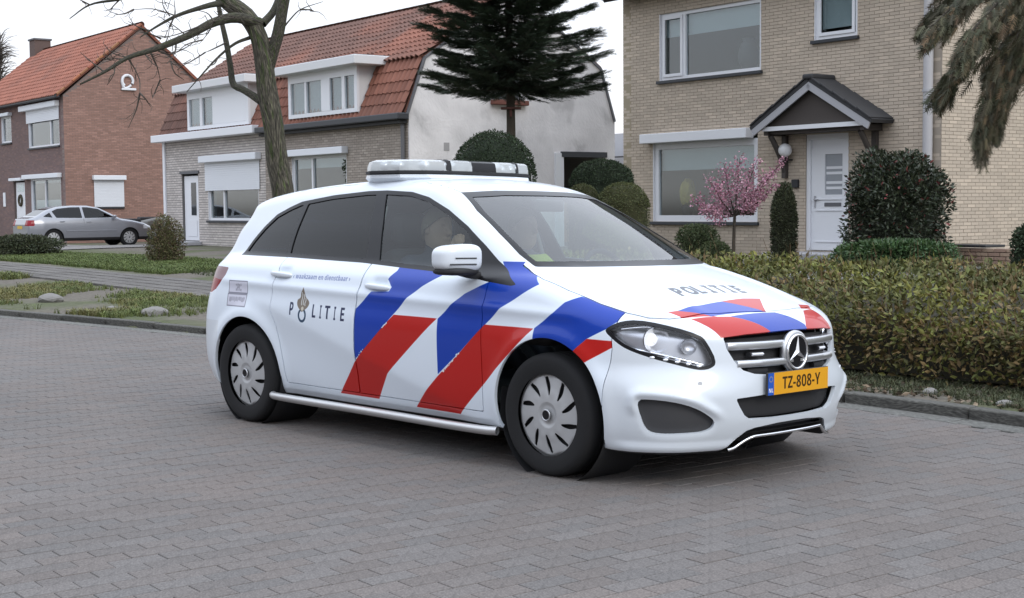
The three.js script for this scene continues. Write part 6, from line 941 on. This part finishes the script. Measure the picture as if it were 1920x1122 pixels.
// ---------- people in the police car ----------
const capsule = (p, a, b, ra, rb) => { const dx = b[0] - a[0], dy = b[1] - a[1], dz = b[2] - a[2], t = clamp(((p[0] - a[0]) * dx + (p[1] - a[1]) * dy + (p[2] - a[2]) * dz) / (dx * dx + dy * dy + dz * dz), 0, 1); return Math.hypot(p[0] - a[0] - dx * t, p[1] - a[1] - dy * t, p[2] - a[2] - dz * t) - (ra + (rb - ra) * t); };
function person(label, seatZ, pose, shirt, vest, hair, skin) {
  const J = (x, y, z) => [x, y, z];
  const head = J(pose.head[0], pose.head[1], 0), neck = J(head[0] - 0.02, head[1] - 0.14, 0), chest = J(-1.40, 0.92, 0), hips = J(-1.24, 0.60, 0);
  const bones = [[hips, chest, 0.145, 0.15], [chest, neck, 0.13, 0.055], [neck, head, 0.052, 0.055], [[hips[0], hips[1], -0.09], [hips[0], hips[1], 0.09], 0.12, 0.12]];
  for (const s of [-1, 1]) {
    const sh = [-1.46, 1.0, s * 0.175], h = s < 0 ? pose.handL : pose.handR, el = s < 0 ? pose.elbowL : pose.elbowR;
    bones.push([[-1.43, 0.99, s * 0.08], sh, 0.09, 0.068], [sh, el, 0.058, 0.043], [el, h, 0.041, 0.029]);
    bones.push([[hips[0], hips[1] - 0.02, s * 0.09], [-0.78, 0.66, s * 0.13], 0.09, 0.065], [[-0.78, 0.66, s * 0.13], [-0.42, 0.36, s * 0.12], 0.058, 0.042], [[-0.42, 0.36, s * 0.12], [-0.22, 0.36, s * 0.12], 0.045, 0.035]);
  }
  const body = (x, y, z) => { let d = 9; const p = [x, y, z]; for (const b of bones) d = smin(d, capsule(p, ...b), 0.045); return d; };
  // head with brow, nose, chin and ears; hands with fingers
  const face = (x, y, z) => { const X = x - head[0], Y = y - head[1], k = Math.hypot(X / 0.098, Y / 0.122, z / 0.076); let d = (k - 1) * 0.085; d = smin(d, Math.hypot(X - 0.035, Y + 0.085, z) - 0.05, 0.04); d = smin(d, capsule([X, Y, z], [0.088, 0.02, 0], [0.112, -0.025, 0], 0.008, 0.014), 0.02); for (const s of [-1, 1]) { d = Math.max(d, -(Math.hypot(X - 0.094, Y - 0.018, z - s * 0.032) - 0.015)); d = smin(d, Math.hypot((X + 0.005) / 0.7, (Y + 0.005) / 1.1, (z - s * 0.079) / 0.45) - 0.022, 0.01); } d = smin(d, capsule([X, Y, z], [0.088, -0.058, -0.02], [0.088, -0.058, 0.02], 0.007, 0.007), 0.008); return smin(d, capsule([X, Y, z], [-0.01, -0.06, 0], [-0.02, -0.16, 0], 0.05, 0.056), 0.03); };
  const hand = (h, dir, s) => (x, y, z) => { const p = [x - h[0], y - h[1], z - h[2]]; let d = capsule(p, [0, 0, 0], [dir[0] * 0.06, dir[1] * 0.06, dir[2] * 0.06], 0.03, 0.034); for (let f = 0; f < 4; f++) { const o = (f - 1.5) * 0.019, a = [dir[0] * 0.075, dir[1] * 0.075 + 0.003, dir[2] * 0.075 + o], L = [0.030, 0.036, 0.034, 0.026][f], b = [a[0] + dir[0] * L, a[1] + dir[1] * L - 0.012, a[2]], c = [b[0] + dir[0] * L * 0.2, b[1] - L, b[2]]; d = Math.min(d, smin(capsule(p, a, b, 0.0095, 0.009), capsule(p, b, c, 0.009, 0.008), 0.004)); } return smin(d, capsule(p, [0.015, 0.01, -s * 0.028], [0.055, 0.0, -s * 0.055], 0.011, 0.009), 0.012); };
  const N = (f) => (x, y, z, e = 0.004) => { const a = f(x + e, y, z) - f(x - e, y, z), b = f(x, y + e, z) - f(x, y - e, z), c = f(x, y, z + e) - f(x, y, z - e), l = Math.hypot(a, b, c) || 1; return [a / l, b / l, c / l]; };
  const bodyM = netMesh(body, N(body), [-1.66, 0.28, -0.5], [-0.1, 1.2, 0.5], 0.022, false), faceM = netMesh(face, N(face), [head[0] - 0.14, head[1] - 0.24, -0.12], [head[0] + 0.15, head[1] + 0.15, 0.12], 0.008, false);
  const hs = [[pose.handL, pose.dirL, -1], [pose.handR, pose.dirR, 1]].map(([h, d, s]) => { const f = hand(h, d, s); return netMesh(f, N(f), [h[0] - 0.06, h[1] - 0.08, h[2] - 0.09], [h[0] + 0.16, h[1] + 0.12, h[2] + 0.09], 0.006, false); });
  const all = { pos: [], nor: [], tri: [] }, col = []; const add = (m, c) => { const k = all.pos.length / 3; all.pos.push(...m.pos); all.nor.push(...m.nor); for (const t of m.tri) all.tri.push(t + k); for (let i = 0; i < m.pos.length; i += 3) col.push(...c(m.pos[i], m.pos[i + 1], m.pos[i + 2])); };
  add(bodyM, (x, y) => y < 0.62 && x > -1.15 ? [0.015, 0.017, 0.03] : shirt); add(faceM, () => skin); hs.forEach(m => add(m, () => skin));
  const o = thing('person', label, 'person', CARPOS, CARTURN), g = geoOf(all); g.setAttribute('color', new THREE.Float32BufferAttribute(col, 3)); g.translate(0, 0, seatZ);
  const m = part('body', lean(g), new THREE.MeshStandardMaterial({ vertexColors: true, roughness: 0.8 }), o); void m;
  const hairM = shifted(cutOf(faceM, (x, y, z) => Math.max(-(y - head[1] - 0.02 - 0.9 * (x - head[0] - 0.02)), head[1] - 0.09 - y)), 0.012); part('hair', lean(geoOf(hairM, null, 0.012).translate(0, 0, seatZ)), std(hair, 0.9), o);
  if (vest) { const v = shifted(cutOf(bodyM, (x, y, z) => Math.max(y - 1.06, 0.72 - y, x + 1.13, Math.abs(z) - 0.22)), 0.008); part('safety_vest', lean(geoOf(v, null, 0.006).translate(0, 0, seatZ)), std(vest, 0.8), o); }
  return o;
}
function cutOf(m, fn) { return split(m, fn)[0]; }
person('person in dark uniform and yellow safety vest at the steering wheel of the police car', -0.36, { head: [-1.42, 1.235], handL: [-0.80, 1.0, -0.15], elbowL: [-1.12, 0.86, -0.26], dirL: [0.95, 0.2, 0.2], handR: [-0.80, 1.0, 0.15], elbowR: [-1.12, 0.86, 0.26], dirR: [0.95, 0.2, -0.2] }, [0.03, 0.035, 0.06], [0.42, 0.55, 0.03], [0.10, 0.075, 0.05], [0.42, 0.27, 0.21]);
person('person in dark uniform on the front passenger seat of the police car', 0.36, { head: [-1.42, 1.225], handL: [-0.92, 0.78, -0.12], elbowL: [-1.2, 0.78, -0.27], dirL: [0.9, 0.1, 0.3], handR: [-1.14, 1.10, 0.12], elbowR: [-1.18, 0.84, 0.27], dirR: [0.3, 0.9, -0.2] }, [0.03, 0.035, 0.055], null, [0.14, 0.11, 0.08], [0.42, 0.27, 0.21]);

// ---------- parked cars ----------
function parkedCar(name, label, pos, turn, paint) {
  const P = [[0.83, 0.34], [0.86, 0.52], [0.80, 0.68], [0.55, 0.80], [0.1, 0.90], [-0.28, 0.96], [-0.62, 1.15], [-0.98, 1.335], [-1.35, 1.405], [-1.9, 1.41], [-2.4, 1.365], [-2.75, 1.27], [-3.18, 1.03], [-3.40, 0.97], [-3.47, 0.78], [-3.46, 0.45], [-3.38, 0.30], [-3.0, 0.22], [0.6, 0.22]], dP = polyDist(P);
  const w = spline([[0.1, 0.78], [0.3, 0.83], [0.55, 0.865], [0.8, 0.85], [0.95, 0.80], [1.15, 0.69], [1.35, 0.575], [1.5, 0.47]]);
  const f = (x, y, z) => smax(dP(x, y), (Math.abs(z) - w(y) + 0.10 * smooth(0.2, 0.9, x) + 0.06 * smooth(-2.9, -3.5, x)) * 0.93, 0.11), N = (x, y, z, e = 0.006) => { const a = f(x + e, y, z) - f(x - e, y, z), b = f(x, y + e, z) - f(x, y - e, z), c = f(x, y, z + e) - f(x, y, z - e), l = Math.hypot(a, b, c) || 1; return [a / l, b / l, c / l]; };
  const o = thing(name, label, 'car', pos, turn), m = netMesh(f, N, [-3.56, 0.16, 0], [0.95, 1.5, 0.95], 0.035), ww = -2.62;
  for (const x of [0, ww]) cut(m, (a, b, z) => Math.max(Math.hypot(a - x, b - 0.31) - 0.345, 0.5 - Math.abs(z)));
  const lr2 = (n, q, mat, lip = 0.01, sh = 0) => { for (const s of [1, -1]) part(n, geoOf(shifted(split(q, (x, y, z) => -z * s)[0], sh), null, lip), mat, o); };
  const D1 = polyDist([[-0.50, 1.0], [-1.02, 1.29], [-1.38, 1.345], [-1.56, 1.35], [-1.54, 0.98]]), D2 = polyDist([[-1.64, 1.35], [-2.0, 1.345], [-2.42, 1.30], [-2.62, 1.22], [-2.50, 1.0], [-1.62, 0.985]]), D3q = polyDist([[-2.70, 1.18], [-2.95, 1.04], [-2.62, 1.01]]);
  lr2('front_side_window', cut(m, (x, y, z) => Math.max(D1(x, y), 0.3 - Math.abs(z))), C.privacy, 0, -0.004); lr2('rear_side_window', cut(m, (x, y, z) => Math.max(D2(x, y), 0.3 - Math.abs(z))), C.privacy, 0, -0.004); lr2('quarter_window', cut(m, (x, y, z) => Math.max(D3q(x, y), 0.3 - Math.abs(z))), C.privacy, 0, -0.004);
  part('windscreen', geoOf(cut(m, (x, y, z) => Math.max(Math.abs(z) - 0.60 + 0.5 * (y - 1), 1.0 - y, y - 1.32, -1.05 - x))), C.privacy, o); part('rear_window', geoOf(cut(m, (x, y, z) => Math.max(Math.abs(z) - 0.60 + 0.4 * (y - 1), 1.06 - y, y - 1.30, x + 2.6))), C.privacy, o);
  lr2('headlight', cut(m, (x, y, z) => Math.max(0.50 - x, y - 0.74, 0.60 - y, 0.42 - Math.abs(z))), phys([0.6, 0.62, 0.65], 0.1, { clearcoat: 1 })); lr2('tail_light', cut(m, (x, y, z) => Math.max(x + 3.24, y - 0.93, 0.74 - y, 0.50 - Math.abs(z))), C.redlens);
  part('grille', geoOf(cut(m, (x, y, z) => Math.max(0.6 - x, y - 0.70, 0.58 - y, Math.abs(z) - 0.34))), C.dull, o); part('rear_plate', geoOf(shifted(cut(m, (x, y, z) => Math.max(x + 3.3, y - 0.74, 0.64 - y, Math.abs(z) - 0.26)), 0.004)), std([0.6, 0.37, 0.03], 0.5), o);
  lr2('sill', cut(m, (x, y, z) => y - 0.33), C.dull, 0.02);
  for (const L of [[[-0.42, 1.0], [-0.42, 0.4]], [[-1.58, 1.0], [-1.6, 0.35]], [[-2.5, 1.0], [-2.42, 0.72], [-2.3, 0.55]]]) { const d = lineDist(L); cut(m, (x, y, z) => Math.max(d(x, y) - 0.004, 0.4 - Math.abs(z))); }
  part('body', geoOf(m, null, 0.02), paint, o);
  part('inner_frame', (() => { const g = rbox(-3.2, 0.5, 0.3, 0.94, -0.68, 0.68, 0.05, 2); return g; })(), C.dull, o); for (const s of [1, -1]) { for (const x of [0, ww]) wheelAt(x, s * 0.72, o, rr(0, 3)); const q = superEllipsoid(0.06, 0.05, 0.09, 0.7, 0.7).translate(-0.55, 1.03, s * 0.90); part('door_mirror', q, paint, o); for (const [hx, hy] of [[-1.42, 0.86], [-2.32, 0.88]]) part('door_handle', superEllipsoid(0.09, 0.014, 0.02, 0.8, 0.8).translate(hx, hy, s * 0.845), paint, o); part('rubbing_strip', rbox(-2.2, -0.45, 0.54, 0.58, s * 0.865 - 0.012, s * 0.865 + 0.012, 0.005, 1), paint, o); }
  return o;
}
const silver = phys([0.27, 0.28, 0.31], 0.35, { metalness: 0.5, clearcoat: 1, clearcoatRoughness: 0.1 });
{ const p = at(226, 462, 47), q = parkedCar('parked_car', 'silver hatchback parked on the drive before the red house', [p.x, groundY(-45, 17) - 0.02, p.z], 0.6435, silver); q.scale.setScalar(0.95); }
{ const p = at(286, 440, 52.5); parkedCar('parked_car', 'dark beige car half hidden between red house and grey house', [p.x, 0.12, p.z], Math.PI + 0.6435 - 0.3, phys([0.10, 0.095, 0.085], 0.35, { clearcoat: 1 })); }

// ---------- row of houses across the road, behind the viewer: they close the street ----------
{
  const wm = std([0.24, 0.15, 0.115], 0.9), rm = std([0.09, 0.06, 0.05], 0.9), gm = phys([0.05, 0.055, 0.06], 0.05, {});
  for (const [s, k] of [[-36, 0], [-21, 1], [-6, 2], [9, 3]]) {
    const c = ST(s, -13), h = thing('opposite_house', ['brick house across the road, far end of the row', 'brick house across the road, second of the row', 'brick house across the road behind the viewer', 'brick house across the road, near end of the row'][k], 'house', [c.x, 0, c.z], STREET + Math.PI), D = 8, L = 12;
    part('wall', box(-L / 2, L / 2, 0, 5.2, -D, 0), wm, h); part('roof', extrude([[0.4, 5.1], [-D / 2, 8.6], [-D - 0.4, 5.1]], L + 0.4).rotateY(-Math.PI / 2).rotateY(Math.PI).scale(1, 1, 1).rotateY(Math.PI).translate(L / 2 + 0.2, 0, 0), rm, h);
    for (const x of [-4, 0, 4]) for (const y of [0.9, 3.3]) { const w = part('window', box(x - 1.05, x + 1.05, y, y + 1.5, -0.05, 0.03), M.white, h); part('pane', box(x - 0.95, x + 0.95, y + 0.1, y + 1.4, 0.031, 0.036), gm, w); }
    part('door', box(-2.3, -1.5, 0.1, 2.2, -0.05, 0.03), M.white, h);
  }
}
renderer.render(scene, camera);
